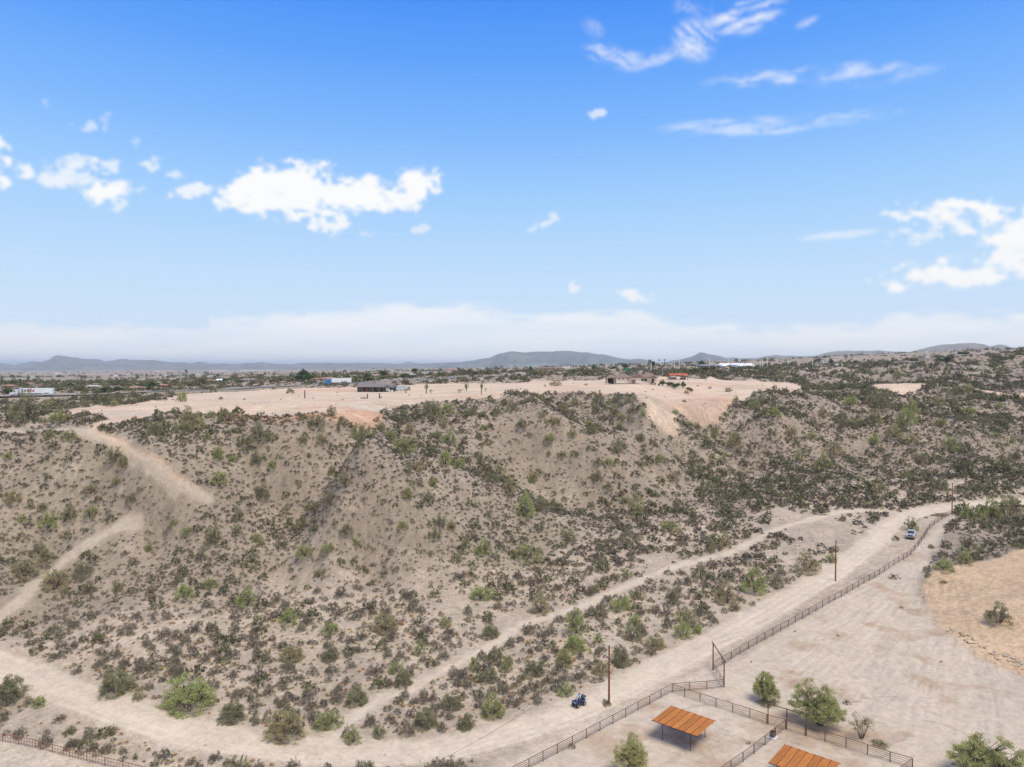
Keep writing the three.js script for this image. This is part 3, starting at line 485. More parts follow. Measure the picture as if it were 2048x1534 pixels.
function putPlant(name, label, cat, group, P, x, d, w, mat, wood, turn, hs = 1, y) {
  const g = thing(name, label, cat, V3(x, (y ?? H(x, d)) - 0.02, -d), turn, group); g.scale.set(w, w * hs, w);
  const tree = cat === 'tree'; part(tree ? 'crown' : 'foliage', P.crown, mat, g); part(tree ? 'trunk' : 'stem', P.stem, wood, g); return g;
}
const plantsAt = [];   // occupied spots
const free = (x, d, m) => { for (const [a, b, w] of plantsAt) if (Math.abs(a - x) < w + m && Math.abs(b - d) < w + m && Math.hypot(a - x, b - d) < (w + m)) return false; return true; };
const open = (x, d) => Math.max(zs(zone.mesa, x, d), zs(zone.yard, x, d), zs(zone.mound, x, d), zs(zone.lot, x, d), zs(zone.padR, x, d), zs(zone.padR2, x, d), zs(zone.bowl, x, d), zs(zone.bareA, x, d) * 0.8, zs(zone.verge, x, d));
const where = (x, d) => zs(zone.wash, x, d) > 0.5 ? 'wash' : 'hill';

// what sets one shrub apart: its size, its colour, what it stands beside
function spot(x, d) {
  const rd = zs(roadDist, x, d), wash = zs(zone.wash, x, d) > 0.5, mesa = Math.max(zs(zone.mesa, Math.max(x, -400), d + 7), zs(zone.mesa, x, d + 3));
  const onTrack = i => { let m = 1e9; const L = tracks[i].L; for (let k = 0; k < L.length; k += 6) m = Math.min(m, Math.hypot(L[k][0] - x, L[k][1] - d)); return m; };
  if (rd < 4 && onTrack(0) < 9) return 'at the edge of the wide dirt road';
  if (onTrack(1) < 4.5) return 'beside the sandy diagonal track';
  if (onTrack(2) < 8) return 'beside the steep hillside track';
  if (onTrack(3) < 7) return 'beside the track on the low spur';
  if (wash) return x > 62 && d < 190 ? 'on the flat behind the tan mound' : onTrack(0) < 20 ? 'on the sandy flat not far from the dirt road' : onTrack(1) < 16 ? 'on the sandy flat above the diagonal track' : 'on the sandy flat under the hills';
  if (mesa > 0.5) return 'just under the bare mesa rim';
  const c = baseH(x + 7, d) + baseH(x - 7, d) - 2 * baseH(x, d);
  return c > 1.2 ? 'down in a gully of the slope' : c < -1.2 ? 'up on a spur of the slope' : d > 330 ? 'on the scrub slope behind the mesa pads' : 'on the open gravelly slope';
}
// green shrubs standing out in the photograph: foot and width
const EXTRA = []; { const r = RNG(404); while (EXTRA.length < 180) { const px = r() < 0.75 ? 1060 + r() * 980 : 60 + r() * 960, py = px > 1060 ? 790 + r() * 190 : 850 + r() * 260, [x, d] = hit(px, py, H); if (open(x, d) > 0.1 || zs(roadDist, x, d) < 4 || zs(zone.wash, x, d) > 0.6 || fbm(x / 20 + 3, d / 20, 3) < -0.12) continue; EXTRA.push(px, py, (1.6 + 2.4 * r()) * F / d); } }
const G = [375, 1424, 112, 232, 1392, 76, 275, 1402, 28, 14, 1408, 84, 78, 1414, 30, 465, 1447, 66, 570, 1482, 96, 655, 1458, 62, 713, 1410, 55, 584, 1324, 52, 661, 1322, 45, 793, 1347, 32, 806, 1374, 45, 838, 1312, 32, 990, 1327, 42, 977, 1367, 38, 903, 1420, 50, 848, 1459, 58, 758, 1475, 36, 985, 1434, 60, 1132, 1392, 36, 1071, 1352, 52, 1128, 1332, 45, 951, 1338, 32, 1013, 1345, 30, 980, 1277, 45, 1080, 1230, 50, 890, 1255, 30, 768, 1267, 60, 661, 1268, 35, 577, 1250, 42, 932, 1458, 45, 706, 1489, 40,
  963, 1202, 52, 692, 1071, 32, 656, 1107, 35, 610, 1115, 36, 713, 1096, 24, 805, 1060, 28, 856, 1008, 28, 967, 1112, 38, 930, 1096, 24, 902, 1060, 28, 601, 1060, 32, 626, 1024, 34, 661, 1008, 34, 689, 972, 28, 664, 950, 24, 809, 909, 48, 889, 930, 34, 919, 938, 26, 1001, 950, 28, 963, 934, 24, 985, 969, 32, 1020, 986, 28, 815, 950, 24, 864, 975, 24, 522, 997, 36, 511, 931, 30, 544, 937, 24, 519, 887, 52, 634, 857, 34, 645, 890, 28, 604, 887, 24, 686, 854, 28, 724, 882, 42, 762, 863, 28,
  309, 868, 38, 378, 863, 50, 16, 918, 20, 246, 937, 30, 230, 926, 40, 233, 970, 22, 27, 1008, 36, 181, 989, 28, 263, 1005, 28, 85, 1022, 20, 142, 1041, 36, 181, 1038, 32, 99, 1057, 38, 44, 1044, 20, 79, 1112, 36, 93, 1126, 38, 49, 1156, 50, 110, 1183, 55, 167, 1156, 45, 178, 1189, 30, 298, 1104, 22, 348, 1052, 24, 375, 1071, 24, 400, 1123, 26, 476, 1044, 28, 438, 970, 36, 438, 921, 28, 419, 1178, 32, 367, 1153, 26, 301, 1189, 26, 235, 1183, 24, 370, 1202, 42, 493, 1216, 45, 98, 879, 22, 137, 882, 30,
  1216, 934, 24, 1235, 910, 30, 1194, 964, 28, 1346, 964, 26, 1320, 926, 28, 1383, 934, 26, 1282, 882, 18, 1498, 910, 18, 1443, 929, 22, 1252, 1008, 24, 1050, 1038, 50, 1082, 1024, 40, 1052, 1126, 60, 1137, 1085, 35, 1340, 1066, 40, 1271, 1033, 45, 1449, 1096, 36, 1419, 1107, 30, 1255, 1156, 26, 1205, 1145, 36, 1511, 1189, 52, 1553, 1176, 34, 1615, 1148, 56, 1661, 1127, 26, 1276, 1200, 30, 1348, 1213, 40, 1400, 1161, 40, 1241, 1224, 50, 1452, 1211, 50,
  1154, 1271, 48, 1149, 1305, 55, 1127, 1330, 40, 1198, 1288, 24, 1241, 1332, 48, 1203, 1349, 40, 1310, 1298, 45, 1364, 1278, 40, 1395, 1268, 26, 1264, 1282, 40, 1371, 1248, 36, 1268, 1254, 36, 1938, 1040, 34, 1979, 1039, 45, 2014, 1042, 55, 2023, 1014, 28, 1935, 1100, 34, 1932, 1131, 32, 1889, 1144, 42, 1863, 1098, 16,
  1645, 833, 22, ...EXTRA, 1701, 812, 30, 1743, 812, 26, 1765, 822, 45, 1821, 830, 34, 1751, 849, 30, 1813, 852, 40, 1901, 814, 30, 1877, 812, 28, 1912, 793, 34, 1936, 788, 30, 1939, 830, 26, 1998, 817, 20, 1682, 849, 36, 1709, 852, 20, 1583, 873, 24, 1623, 881, 24, 1626, 854, 24, 1548, 836, 32, 1749, 892, 28, 1789, 876, 40, 1821, 889, 30, 1899, 900, 30, 1877, 852, 22, 1966, 854, 22, 1564, 764, 28, 1794, 761, 20,
  1150, 811, 24, 1127, 822, 20, 1200, 809, 24, 1190, 817, 16, 1193, 829, 20, 1228, 834, 28, 1244, 839, 18, 1234, 806, 20, 1256, 806, 18, 1267, 829, 22, 1287, 834, 18, 1025, 824, 30, 1107, 852, 32, 1043, 857, 30, 1145, 875, 22, 1239, 862, 20, 1279, 880, 18, 1188, 870, 20, 1099, 885, 28, 1350, 829, 14, 1472, 806, 15, 1505, 819, 20, 1429, 870, 22, 1394, 860, 18, 1470, 895, 40, 1084, 837, 16, 863, 834, 50, 896, 829, 30, 807, 829, 18, 967, 860, 18, 944, 832, 26, 995, 832, 28, 779, 880, 30, 820, 870, 28, 886, 857, 24, 873, 880, 26, 901, 890, 36, 662, 834, 24,
  33, 819, 20, 50, 845, 60, 119, 847, 40, 363, 806, 28, 229, 814, 22, 96, 814, 20, 455, 847, 38, 396, 855, 30, 366, 870, 36, 421, 837, 20, 416, 880, 18, 172, 816, 16, 1645, 944, 40, 1670, 912, 34, 1880, 985, 40, 1760, 990, 30, 1960, 985, 34, 2010, 940, 36, 1600, 925, 24, 1840, 930, 30];
{
  const r = RNG(9);
  for (let i = 0; i < G.length; i += 3) {
    const [px, py, wp] = [G[i], G[i + 1], G[i + 2]], [x, d] = hit(px, py - wp * 0.1, H), w = wp / F * d * 1.12, v = r() * 6 | 0, wh = where(x, d), near = d < 130 && wp > 44;
    const m = greens[r() * 5 | 0], olive = m === greens[2] || m === greens[3] || m === greens[1];
    const hs = near ? 0.75 + 0.2 * r() : 0.9 + 0.3 * r(), lab = `${w > 5 ? 'very large' : w > 3.4 ? 'large' : w > 2 ? 'medium' : 'small'} ${hs > 1.08 ? 'upright ' : ''}${['leafy green', 'dull olive', 'yellowish green', 'dark olive', 'bright green'][greens.indexOf(m)]} shrub ${spot(x, d)}`;
    putPlant('green_shrub', lab, 'shrub', wh === 'wash' ? 'green shrubs of the wash' : 'green shrubs of the hillside', near ? bigBushP[r() * 3 | 0] : bushP[v], x, d, w, m, barkMat, r() * 6.3, hs);
    plantsAt.push([x, d, w * 0.34]);
  }
}
// grey-brown shrubs, thousands of them: the 300 that show largest stand singly, the rest as one mass
const miniGeo = s => plant(s, { h: 0.58, tips: 24, leaves: 6, leaf: 0.2, width: 0.4, clump: 0.12, low: 0.02, stems: 3, twigs: 0, upright: 0.5, jit: 0.5 }).crown;
const midGeo = s => plant(s, { h: 0.6, tips: 40, leaves: 9, leaf: 0.13, width: 0.26, clump: 0.11, low: 0.02, stems: 3, twigs: 0, upright: 0.6, jit: 0.5 }).crown;
function tuftGeo(seed) { const r = RNG(seed), P = [], Cc = [], c = V3(0, 0, 0), a = V3(0, 0, 0), s = V3(0, 0, 0); for (let i = 0; i < 26; i++) { const t = r() * 6.283, q = r(); c.set(Math.cos(t) * q * 0.2, 0, Math.sin(t) * q * 0.2); a.set(Math.cos(t) * (0.3 + q), 1, Math.sin(t) * (0.3 + q)).normalize(); s.set(-Math.sin(t), 0, Math.cos(t)); const v = 0.75 + 0.5 * r(); tri(P, null, Cc, c, a, s, 0.4 + 0.3 * r(), 0.05, [v, v, v]); } return geoOf(P, Cc); }
const small = [[], [], [], []];   // mini, mid, tuft, green mini
{
  const r = RNG(21), cand = [];
  for (let d = 72, st; d < 900; d += st) {
    st = d < 330 ? 0.95 : d < 480 ? 1.4 : 3.0;
    const hw = d * 0.86 + 12;
    for (let x = -hw; x < hw; x += st) {
      const X = x + (r() - 0.5) * st, D = d + (r() - 0.5) * st, q = r(), k2 = r(), k3 = r(), k4 = r();
      const op = open(X, D); if (op > 0.45 && k4 > 0.004) continue;
      const rd = zs(roadDist, X, D), wash = zs(zone.wash, X, D); if (rd < 0.25 + 1.3 * q) continue;
      const n = fbm(X / 17 + 8, D / 17, 3), n2 = vn(X / 5, D / 5);
      let dens = lerp(0.66 + n * (X > 30 ? 0.95 : 0.5) + n2 * 0.15, 0.39 + n * 0.75 + n2 * 0.25 - (D > 165 ? 0.06 : 0), wash);
      if (X < 60 && d > 215) dens *= d > 380 ? 0.42 : 0.6; else if (d > 480) dens *= 0.75; if (rd < 9 && d > 340) dens *= 0.25;
      if (q > dens) continue;
      let w; 
      if (wash > 0.5) w = k2 < 0.42 ? 0.3 + 0.35 * k3 : k2 < 0.62 ? 0.6 + 0.7 * k3 : 1.4 + 1.9 * k3 * k3; else w = k2 < 0.76 ? 0.45 + 0.5 * k3 : 0.95 + 0.9 * k3 * k3;
      if (d > 480) w *= 2.2; else if (d > 330) w *= 1.35;
      if (w > 0.9 && !free(X, D, w * 0.35)) continue;
      cand.push([X, D, w, k3, k2, wash, n]); if (w > 0.95 && d < 330) plantsAt.push([X, D, w * 0.3]);
    }
  }
  // largest in the picture
  for (const c of cand) { const [x, d, w] = c, y = H(x, d); c.y = y; const [px, py] = proj(x, y + w * 0.3, d); c.s = px > -10 && px < 2058 && py < 1545 && w > 0.8 && d < 260 ? w / d : 0; }
  const top = cand.filter(c => c.s > 0).sort((a, b) => b.s - a.s); let n = 0;
  for (const c of top) { if (n >= 300) break; if (!seen(c[0], c[1], c.y + 0.6)) continue; c.one = true; n++;
    const [x, d, w] = c, m = greys[r() * 4 | 0], wh = where(x, d), hs = 0.85 + 0.4 * r(), lab = `${w > 2.1 ? 'wide' : w > 1.6 ? 'medium' : 'small'} ${hs > 1.08 ? 'tall ' : hs < 0.95 ? 'low ' : ''}${['twiggy grey brown', 'dark grey', 'sage green', 'pale tan grey'][greys.indexOf(m)]} shrub ${spot(x, d)}`;
    putPlant('grey_shrub', lab, 'shrub', wh === 'wash' ? 'grey shrubs of the wash' : 'grey shrubs of the slopes', greyP[r() * 6 | 0], x, d, w, m, barkGrey, r() * 6.3, hs); }
  for (const c of cand) if (!c.one) { const tuft = c[5] > 0.4 && c[2] < 0.66 && c[4] < 0.36 && c[1] < 240; small[tuft ? 2 : c[4] > 0.93 ? 3 : c[1] < 165 && c[2] > 0.5 ? 1 : 0].push(c); }
  console.log('shrubs', cand.length, small.map(s => s.length).join(' '));
}
function swarm(name, label, geos, list, cols, hs) {
  const r = RNG(name.length * 7 + list.length), mat = new THREE.MeshStandardMaterial({ vertexColors: true, roughness: 0.95 }), dm = new THREE.Object3D(), col = new THREE.Color();
  geos.forEach((g, gi) => { const L = list.filter((_, i) => i % geos.length === gi), im = new THREE.InstancedMesh(g, mat, L.length); im.name = numbered(name); im.castShadow = im.receiveShadow = true;
    L.forEach(([x, d, w], i) => { dm.position.set(x, H(x, d) - 0.02, -d); dm.rotation.set(0, r() * 6.3, 0); dm.scale.set(w * 1.1, w * (hs + 0.4 * r()), w * 1.1); dm.updateMatrix(); im.setMatrixAt(i, dm.matrix); const c = cols[r() * cols.length | 0], v = 0.8 + 0.4 * r(); im.setColorAt(i, col.setRGB(c[0] * v, c[1] * v, c[2] * v)); });
    im.userData = { kind: 'stuff', label, category: 'scrub' }; scene.add(im); });
}
swarm('low_scrub', 'mass of small dark grey shrubs dotting the slopes', [11, 12, 13, 14].map(s => miniGeo(s)), small[0], [[0.13, 0.11, 0.083], [0.115, 0.102, 0.078], [0.14, 0.13, 0.085], [0.155, 0.127, 0.095]], 0.75);
swarm('bursage_scrub', 'mass of small grey shrubs on the wash floor', [31, 32, 33, 34].map(s => midGeo(s)), small[1], [[0.185, 0.15, 0.108], [0.155, 0.132, 0.095], [0.185, 0.165, 0.105], [0.21, 0.17, 0.118]], 0.75);
swarm('grass_tufts', 'scattered yellow brown grass tufts on the sand', [51, 52].map(s => tuftGeo(s)), small[2].map(c => [c[0], c[1], c[2] * 1.25]), [[0.4, 0.25, 0.09], [0.36, 0.2, 0.065], [0.36, 0.28, 0.12]], 0.9);
swarm('green_scrub', 'mass of small green shrubs between the grey ones', [61, 62].map(s => miniGeo(s)), small[3].map(c => [c[0], c[1], c[2] * (c[1] > 205 ? 2.1 : 1.5)]), [[0.18, 0.175, 0.09], [0.16, 0.15, 0.085]], 0.9);
// ---------------------------------------------------------------- corral, fences, shelters
console.log('objects');
const rust = M(0.12, 0.065, 0.045, 0.8, 0.2), rustRed = M(0.26, 0.12, 0.085, 0.85, 0.1), darkSteel = M(0.05, 0.045, 0.04, 0.6, 0.5);
const postG = cyl(0.055, 0.055, 1, 6);
function polyRail(pts, h, r) { const out = []; for (let i = 1; i < pts.length; i++) out.push(bar(pts[i - 1].clone().add(V3(0, h, 0)), pts[i].clone().add(V3(0, h, 0)), r, 5)); return merge(out); }
function fence(label, pix, h = 1.3, mat = rust, rails = [0.25, 0.5, 0.76, 1.02], opts = {}) {
  const P = pix.map(p => onGround(p[0], p[1])), o = thing('pipe_fence', label, 'fence', P[0], 0, opts.group ?? 'pipe fences of the corral and yard'), L = P.map(p => p.clone().sub(P[0]));
  L.forEach((p, i) => { if (opts.skip && opts.skip.includes(i)) return; const m = part('post', postG, mat, o); m.position.copy(p).y -= 0.15; m.scale.set(opts.thick ?? 1, h + 0.15, opts.thick ?? 1); });
  part('top_rail', polyRail(L, h, 0.045), mat, o);
  for (const k of rails) part('rail', polyRail(L, k * h / 1.3, 0.024), mat, o);
  if (opts.pickets) for (let i = 1; i < L.length; i++) for (let k = 1; k < 6; k++) { const m = part('picket', postG, mat, o); m.position.lerpVectors(L[i - 1], L[i], k / 6); m.position.y += 0.08; m.scale.set(0.45, h - 0.1, 0.45); }
  return o;
}
fence('rusty pipe fence between the corral and the dirt road, ending at the corner post', [[880, 1632], [940, 1600], [1000, 1568], [1058, 1538], [1086, 1523], [1114.6, 1508], [1144.7, 1492], [1173, 1477], [1200, 1462], [1226, 1448], [1251.4, 1435], [1276, 1421], [1299.5, 1409], [1322, 1396], [1344.4, 1384]]);
fence('rusty pipe fence closing the corral towards the open yard, under the tall frame', [[1344.4, 1384], [1369.5, 1394], [1400, 1403.6], [1432, 1414], [1465.5, 1425], [1499.6, 1435], [1533.6, 1447], [1571, 1458], [1610, 1471], [1650, 1483], [1692, 1495], [1735, 1509], [1780, 1524], [1825, 1537]], 1.3, rust, [0.25, 0.5, 0.76, 1.02], { skip: [0] });
fence('rusty pipe fence dividing the two sheltered pens beside the water trough slab', [[1571, 1458], [1551, 1474], [1530, 1490.5], [1508, 1508], [1486, 1524.5], [1462, 1541], [1436, 1560]], 1.3, rust, [0.25, 0.5, 0.76, 1.02], { skip: [0] });
fence('short rusty pipe fence closing the far corner of the second pen', [[1825, 1537], [1800, 1556], [1772, 1578], [1742, 1602]], 1.3, rust, [0.25, 0.5, 0.76, 1.02], { skip: [0] });
fence('short rusty pipe fence between the corral corner and the entrance frame', [[1344.4, 1384], [1379, 1381], [1413.7, 1379], [1448, 1375]], 1.3, rust, [0.25, 0.5, 0.76, 1.02], { skip: [0, 3] });
fence('long rusty pipe fence from the entrance frame along the road past the pickup', [[1426, 1340.4], [1444, 1330], [1462.6, 1319], [1480, 1308], [1497, 1298.6], [1514, 1289], [1530, 1280], [1546, 1271], [1561.5, 1262], [1577, 1253.5], [1590.7, 1245.6], [1605, 1237.5], [1618, 1230], [1632, 1222.6], [1645, 1215], [1658, 1207], [1670, 1200.5], [1682.6, 1194], [1694, 1187], [1705.4, 1180.5], [1717, 1174], [1728, 1167], [1739, 1161.5], [1749, 1156], [1759, 1150], [1768.7, 1143.5], [1778, 1137.5], [1788, 1131], [1797, 1125], [1806.6, 1119.4], [1814, 1114.5], [1821.5, 1110], [1829, 1101], [1836.7, 1092], [1843, 1083], [1849, 1074.5], [1854, 1066], [1859.5, 1057], [1868, 1050.5], [1876, 1044], [1883, 1039.5], [1890.5, 1035], [1904.7, 1028], [1922, 1023], [1935, 1020.7]], 1.35, rust, [0.25, 0.5, 0.76, 1.02], { skip: [0], thick: 1.1 });
fence('reddish picket rail fence along the pale grey lot below the road bend', [[-95, 1466], [-62, 1471.5], [-28, 1477.5], [5.5, 1483.5], [37.5, 1489], [70.5, 1496], [104.5, 1505], [139, 1514], [173.6, 1522.5], [210, 1531.4], [246, 1540], [282, 1549], [318, 1559]], 1.1, rustRed, [0.3, 0.75], { pickets: true, group: 'fences by the road' });

{ // entrance frame with its swing gate
  const A = onGround(1426, 1340.4), B = onGround(1448, 1374.3), o = thing('entrance_frame', 'tall rusty entrance frame with slanting top beam over the yard gate', 'gate', A, 0), b = B.clone().sub(A), dir = b.clone().normalize();
  part('post', bar([0, -0.2, 0], [0, 4.45, 0], 0.1, 8), rust, o); part('post', bar(b.clone().add(V3(0, -0.2, 0)), b.clone().add(V3(0, 4.15, 0)), 0.1, 8), rust, o);
  part('beam', bar(V3(0, 4.5, 0).addScaledVector(dir, -0.7), b.clone().add(V3(0, 4.2, 0)).addScaledVector(dir, 0.8), 0.09, 8), rust, o);
  const g = thing('yard_gate', 'closed rusty tube gate hung below the entrance frame', 'gate', A, 0);
  const l = (t, h) => V3(0, h, 0).addScaledVector(b, t);
  for (const h of [0.25, 0.5, 0.75, 1.0]) part('rail', bar(l(0.05, h), l(0.95, h), 0.022, 5), rust, g); part('top_rail', bar(l(0.04, 1.28), l(0.96, 1.28), 0.032, 6), rust, g);
  for (const t of [0.05, 0.35, 0.65, 0.95]) part('upright', bar(l(t, 0.22), l(t, 1.28), 0.028, 5), rust, g);
}
{ // tall double frame over the pen gates
  const A = onGround(1533.6, 1447), B = onGround(1571, 1458), C = onGround(1610, 1471), o = thing('gate_frame', 'tall rusty three post frame over the two pen gates', 'gate frame', A, 0), pts = [V3(0, 0, 0), B.clone().sub(A), C.clone().sub(A)];
  for (const p of pts) part('post', bar(p.clone().add(V3(0.12, -0.2, 0.12)), p.clone().add(V3(0.12, 2.85, 0.12)), 0.075, 8), rust, o);
  for (const i of [0, 1]) part('beam', bar(pts[i].clone().add(V3(0.12, 2.85, 0.12)), pts[i + 1].clone().add(V3(0.12, 2.85, 0.12)), 0.065, 6), rust, o);
}
// shelters with corrugated roofs
function corrugated(L, Wd, ribs) {   // ribs run across the width; sheet bends along its length
  const n = ribs * 6, pos = [], ind = [], uv = [];
  for (const top of [1, 0]) for (let i = 0; i <= n; i++) for (const s of [-1, 1]) { const t = i / n, ph = (t * ribs) % 1, y = ph < 0.28 ? 0.05 : ph < 0.4 ? lerp(0.05, 0, (ph - 0.28) / 0.12) : ph > 0.88 ? lerp(0, 0.05, (ph - 0.88) / 0.12) : 0; pos.push((t - 0.5) * L, y + (top ? 0.012 : 0), s * Wd / 2); uv.push(t * L, s * Wd / 2); }
  const off = (n + 1) * 2; for (let i = 0; i < n; i++) { const a = i * 2; ind.push(a, a + 1, a + 3, a, a + 3, a + 2); const b = a + off; ind.push(b, b + 3, b + 1, b, b + 2, b + 3); for (const s of [0, 1]) ind.push(a + s, b + s, b + 2 + s, a + s, b + 2 + s, a + 2 + s); }
  for (const a of [0, n * 2]) ind.push(a, a + 1, a + 1 + off, a, a + 1 + off, a + off);
  const g = new THREE.BufferGeometry(); g.setAttribute('position', new THREE.Float32BufferAttribute(pos, 3)); g.setAttribute('uv', new THREE.Float32BufferAttribute(uv, 2)); g.setIndex(ind); const q = g.toNonIndexed(); q.computeVertexNormals(); return q;
}
const roofTex = (() => { const n = 256, dt = new Uint8Array(n * n * 4); for (let j = 0; j < n; j++) for (let i = 0; i < n; i++) { const v = 1 + 0.28 * fbm(i / 26, j / 70, 4) + 0.1 * vn(i / 3, j / 11), p = fbm(i / 40 + 9, j / 30, 3), o = (j * n + i) * 4; dt[o] = l2s(0.4 * v); dt[o + 1] = l2s((0.15 + 0.04 * p) * v); dt[o + 2] = l2s(0.024 * v); dt[o + 3] = 255; } const t = new THREE.DataTexture(dt, n, n); t.colorSpace = THREE.SRGBColorSpace; t.magFilter = THREE.LinearFilter; t.wrapS = t.wrapT = THREE.RepeatWrapping; t.repeat.set(0.23, 0.19); t.needsUpdate = true; return t; })();
const roofMats = [[1, 1, 1], [0.84, 0.82, 0.8], [1.06, 1.08, 1.1], [0.93, 0.9, 0.85]].map(c => new THREE.MeshStandardMaterial({ map: roofTex, color: new THREE.Color().setRGB(...c), roughness: 0.7, metalness: 0.15 })), seamShadeMat = M(0.16, 0.06, 0.02, 0.8);  // rust tones per sheet; tones and strip colour also paint the lap shading
const rL = onGround(1321.7, 1478.8), rF = onGround(1375.6, 1499.5), rR = onGround(1413, 1476);
const ux = rF.clone().sub(rL).setY(0), yaw = Math.atan2(-ux.z, ux.x), cen = rL.clone().add(rR).multiplyScalar(0.5);
function shelter(label, c) {
  const o = thing('shade_shelter', label, 'shelter', c, yaw, 'orange roofed shade shelters'), lx = 2.05, lz = 2.15, hh = 2.42;
  for (const sx of [-1, 1]) for (const sz of [-1, 1]) part('post', bar([sx * lx, -0.2, sz * lz], [sx * lx, hh - 0.1, sz * lz], 0.055, 8), rust, o);
  for (const sz of [-1, 1]) part('beam', box(6.3, 0.12, 0.08, 0, hh - 0.09, sz * lz), rust, o);
  for (let k = 0; k < 7; k++) part('purlin', box(0.06, 0.07, 5.2, -3.1 + k * 6.2 / 6, hh + 0.005, 0), rust, o);
  // sheets, each lapping the next; added dark strips paint the lap shadows
  for (let k = 0; k < 7; k++) { const m = part('roof_sheet', corrugated(6.62 / 7 - 0.02, 5.4, 3), roofMats[(k * 3 + (label.length & 1)) % 4], o); m.position.set(-3.31 + (k + 0.5) * 6.62 / 7, hh + 0.045 + 0.01, 0); m.rotation.z = 0.05; if (k) part('seam_shade', box(0.09, 0.05, 5.38, -3.31 + k * 6.62 / 7, hh + 0.105, 0), seamShadeMat, o); }
  for (const s of [-1, 1]) part('edge_trim', box(6.7, 0.07, 0.04, 0, hh + 0.02, s * 2.72), darkSteel, o);
}
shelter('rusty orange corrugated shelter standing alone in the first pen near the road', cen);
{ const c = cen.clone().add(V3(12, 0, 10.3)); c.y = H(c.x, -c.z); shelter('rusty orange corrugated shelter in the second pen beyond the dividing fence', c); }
{ const p = onGround(1545, 1475), o = thing('water_trough', 'small rusty barrel trough on a pale concrete slab beside the dividing fence', 'trough', p, yaw); part('slab', sbox(1.2, 0.14, 1.2, 0, 0, 0), M(0.55, 0.56, 0.56, 0.9), o); part('barrel', new THREE.CylinderGeometry(0.36, 0.36, 0.72, 14, 1, true).translate(0, 0.5, 0), new THREE.MeshStandardMaterial({ color: new THREE.Color(0.13, 0.1, 0.08), roughness: 0.8, side: THREE.DoubleSide }), o); part('water', new THREE.CylinderGeometry(0.35, 0.35, 0.02, 14).translate(0, 0.68, 0), M(0.03, 0.04, 0.04, 0.15), o); part('pipe', bar([0.1, 0.14, -0.45], [0.1, 1.25, -0.45], 0.03), rust, o); }

// utility poles and their wire
const poleMat = M(0.2, 0.085, 0.035, 0.9);
function pole(label, p, h) { const o = thing('utility_pole', label, 'utility pole', p, 0, 'wooden utility poles'); part('shaft', cyl(0.17, 0.11, h + 0.3, 12).translate(0, -0.3, 0), poleMat, o); part('cap', cyl(0.115, 0.1, 0.05, 12).translate(0, h, 0), darkSteel, o); part('insulator', cyl(0.05, 0.03, 0.18, 8).translate(0.14, h - 0.35, 0), M(0.3, 0.3, 0.32, 0.3), o); return p.clone().add(V3(0.15, h - 0.2, 0)); }
const pt = [pole('bare wooden utility pole beside the road near the corral corner', onGround(1218, 1408), 8.7), pole('bare wooden utility pole by the road fence, midway to the pickup', onGround(1671, 1162), 9), pole('bare wooden utility pole by the fence end past the pickup', onGround(1904, 1027), 9.2)];
const p0 = V3(-25, H(-25, 70), -70); pt.unshift(pole('bare wooden utility pole by the road bend outside the picket fence', p0, 5.6));
for (let i = 0; i < 3; i++) { const a = pt[i], b = pt[i + 1], c = new THREE.QuadraticBezierCurve3(a, a.clone().add(b).multiplyScalar(0.5).add(V3(0, i ? -2.2 : -6.2, 0)), b); tag(part('overhead_cable', new THREE.TubeGeometry(c, 40, i ? 0.008 : 0.022, 4), darkSteel), ['thin dark cable sagging from the corral pole towards the road bend', 'thin dark cable between the corral pole and the middle pole', 'thin dark cable between the middle pole and the pole past the pickup'][i], 'cable', 'overhead cables'); }

// ---------------------------------------------------------------- vehicles
const tyreM = M(0.02, 0.02, 0.021, 0.9), rimM = M(0.35, 0.36, 0.38, 0.35, 0.8), glassM = M(0.035, 0.045, 0.055, 0.08, 0.1), blackM = M(0.025, 0.025, 0.027, 0.6), lampM = M(0.7, 0.72, 0.75, 0.15), tailM = M(0.35, 0.02, 0.02, 0.3);
function wheel(o, x, z, r, w, out) { const g = new THREE.Group(); g.name = 'wheel'; g.position.set(x, r, z); o.add(g); part('tyre', new THREE.TorusGeometry(r * 0.76, r * 0.25, 8, 20).scale(1, 1, w / (r * 0.5)), tyreM, g); part('rim', new THREE.CylinderGeometry(r * 0.58, r * 0.58, w * 0.7, 14).rotateX(Math.PI / 2).translate(0, 0, out * 0.02), rimM, g); }
const glossy = (r, g, b) => new THREE.MeshPhysicalMaterial({ color: new THREE.Color().setRGB(r, g, b), roughness: 0.35, metalness: 0.3, clearcoat: 0.8, clearcoatRoughness: 0.15 });
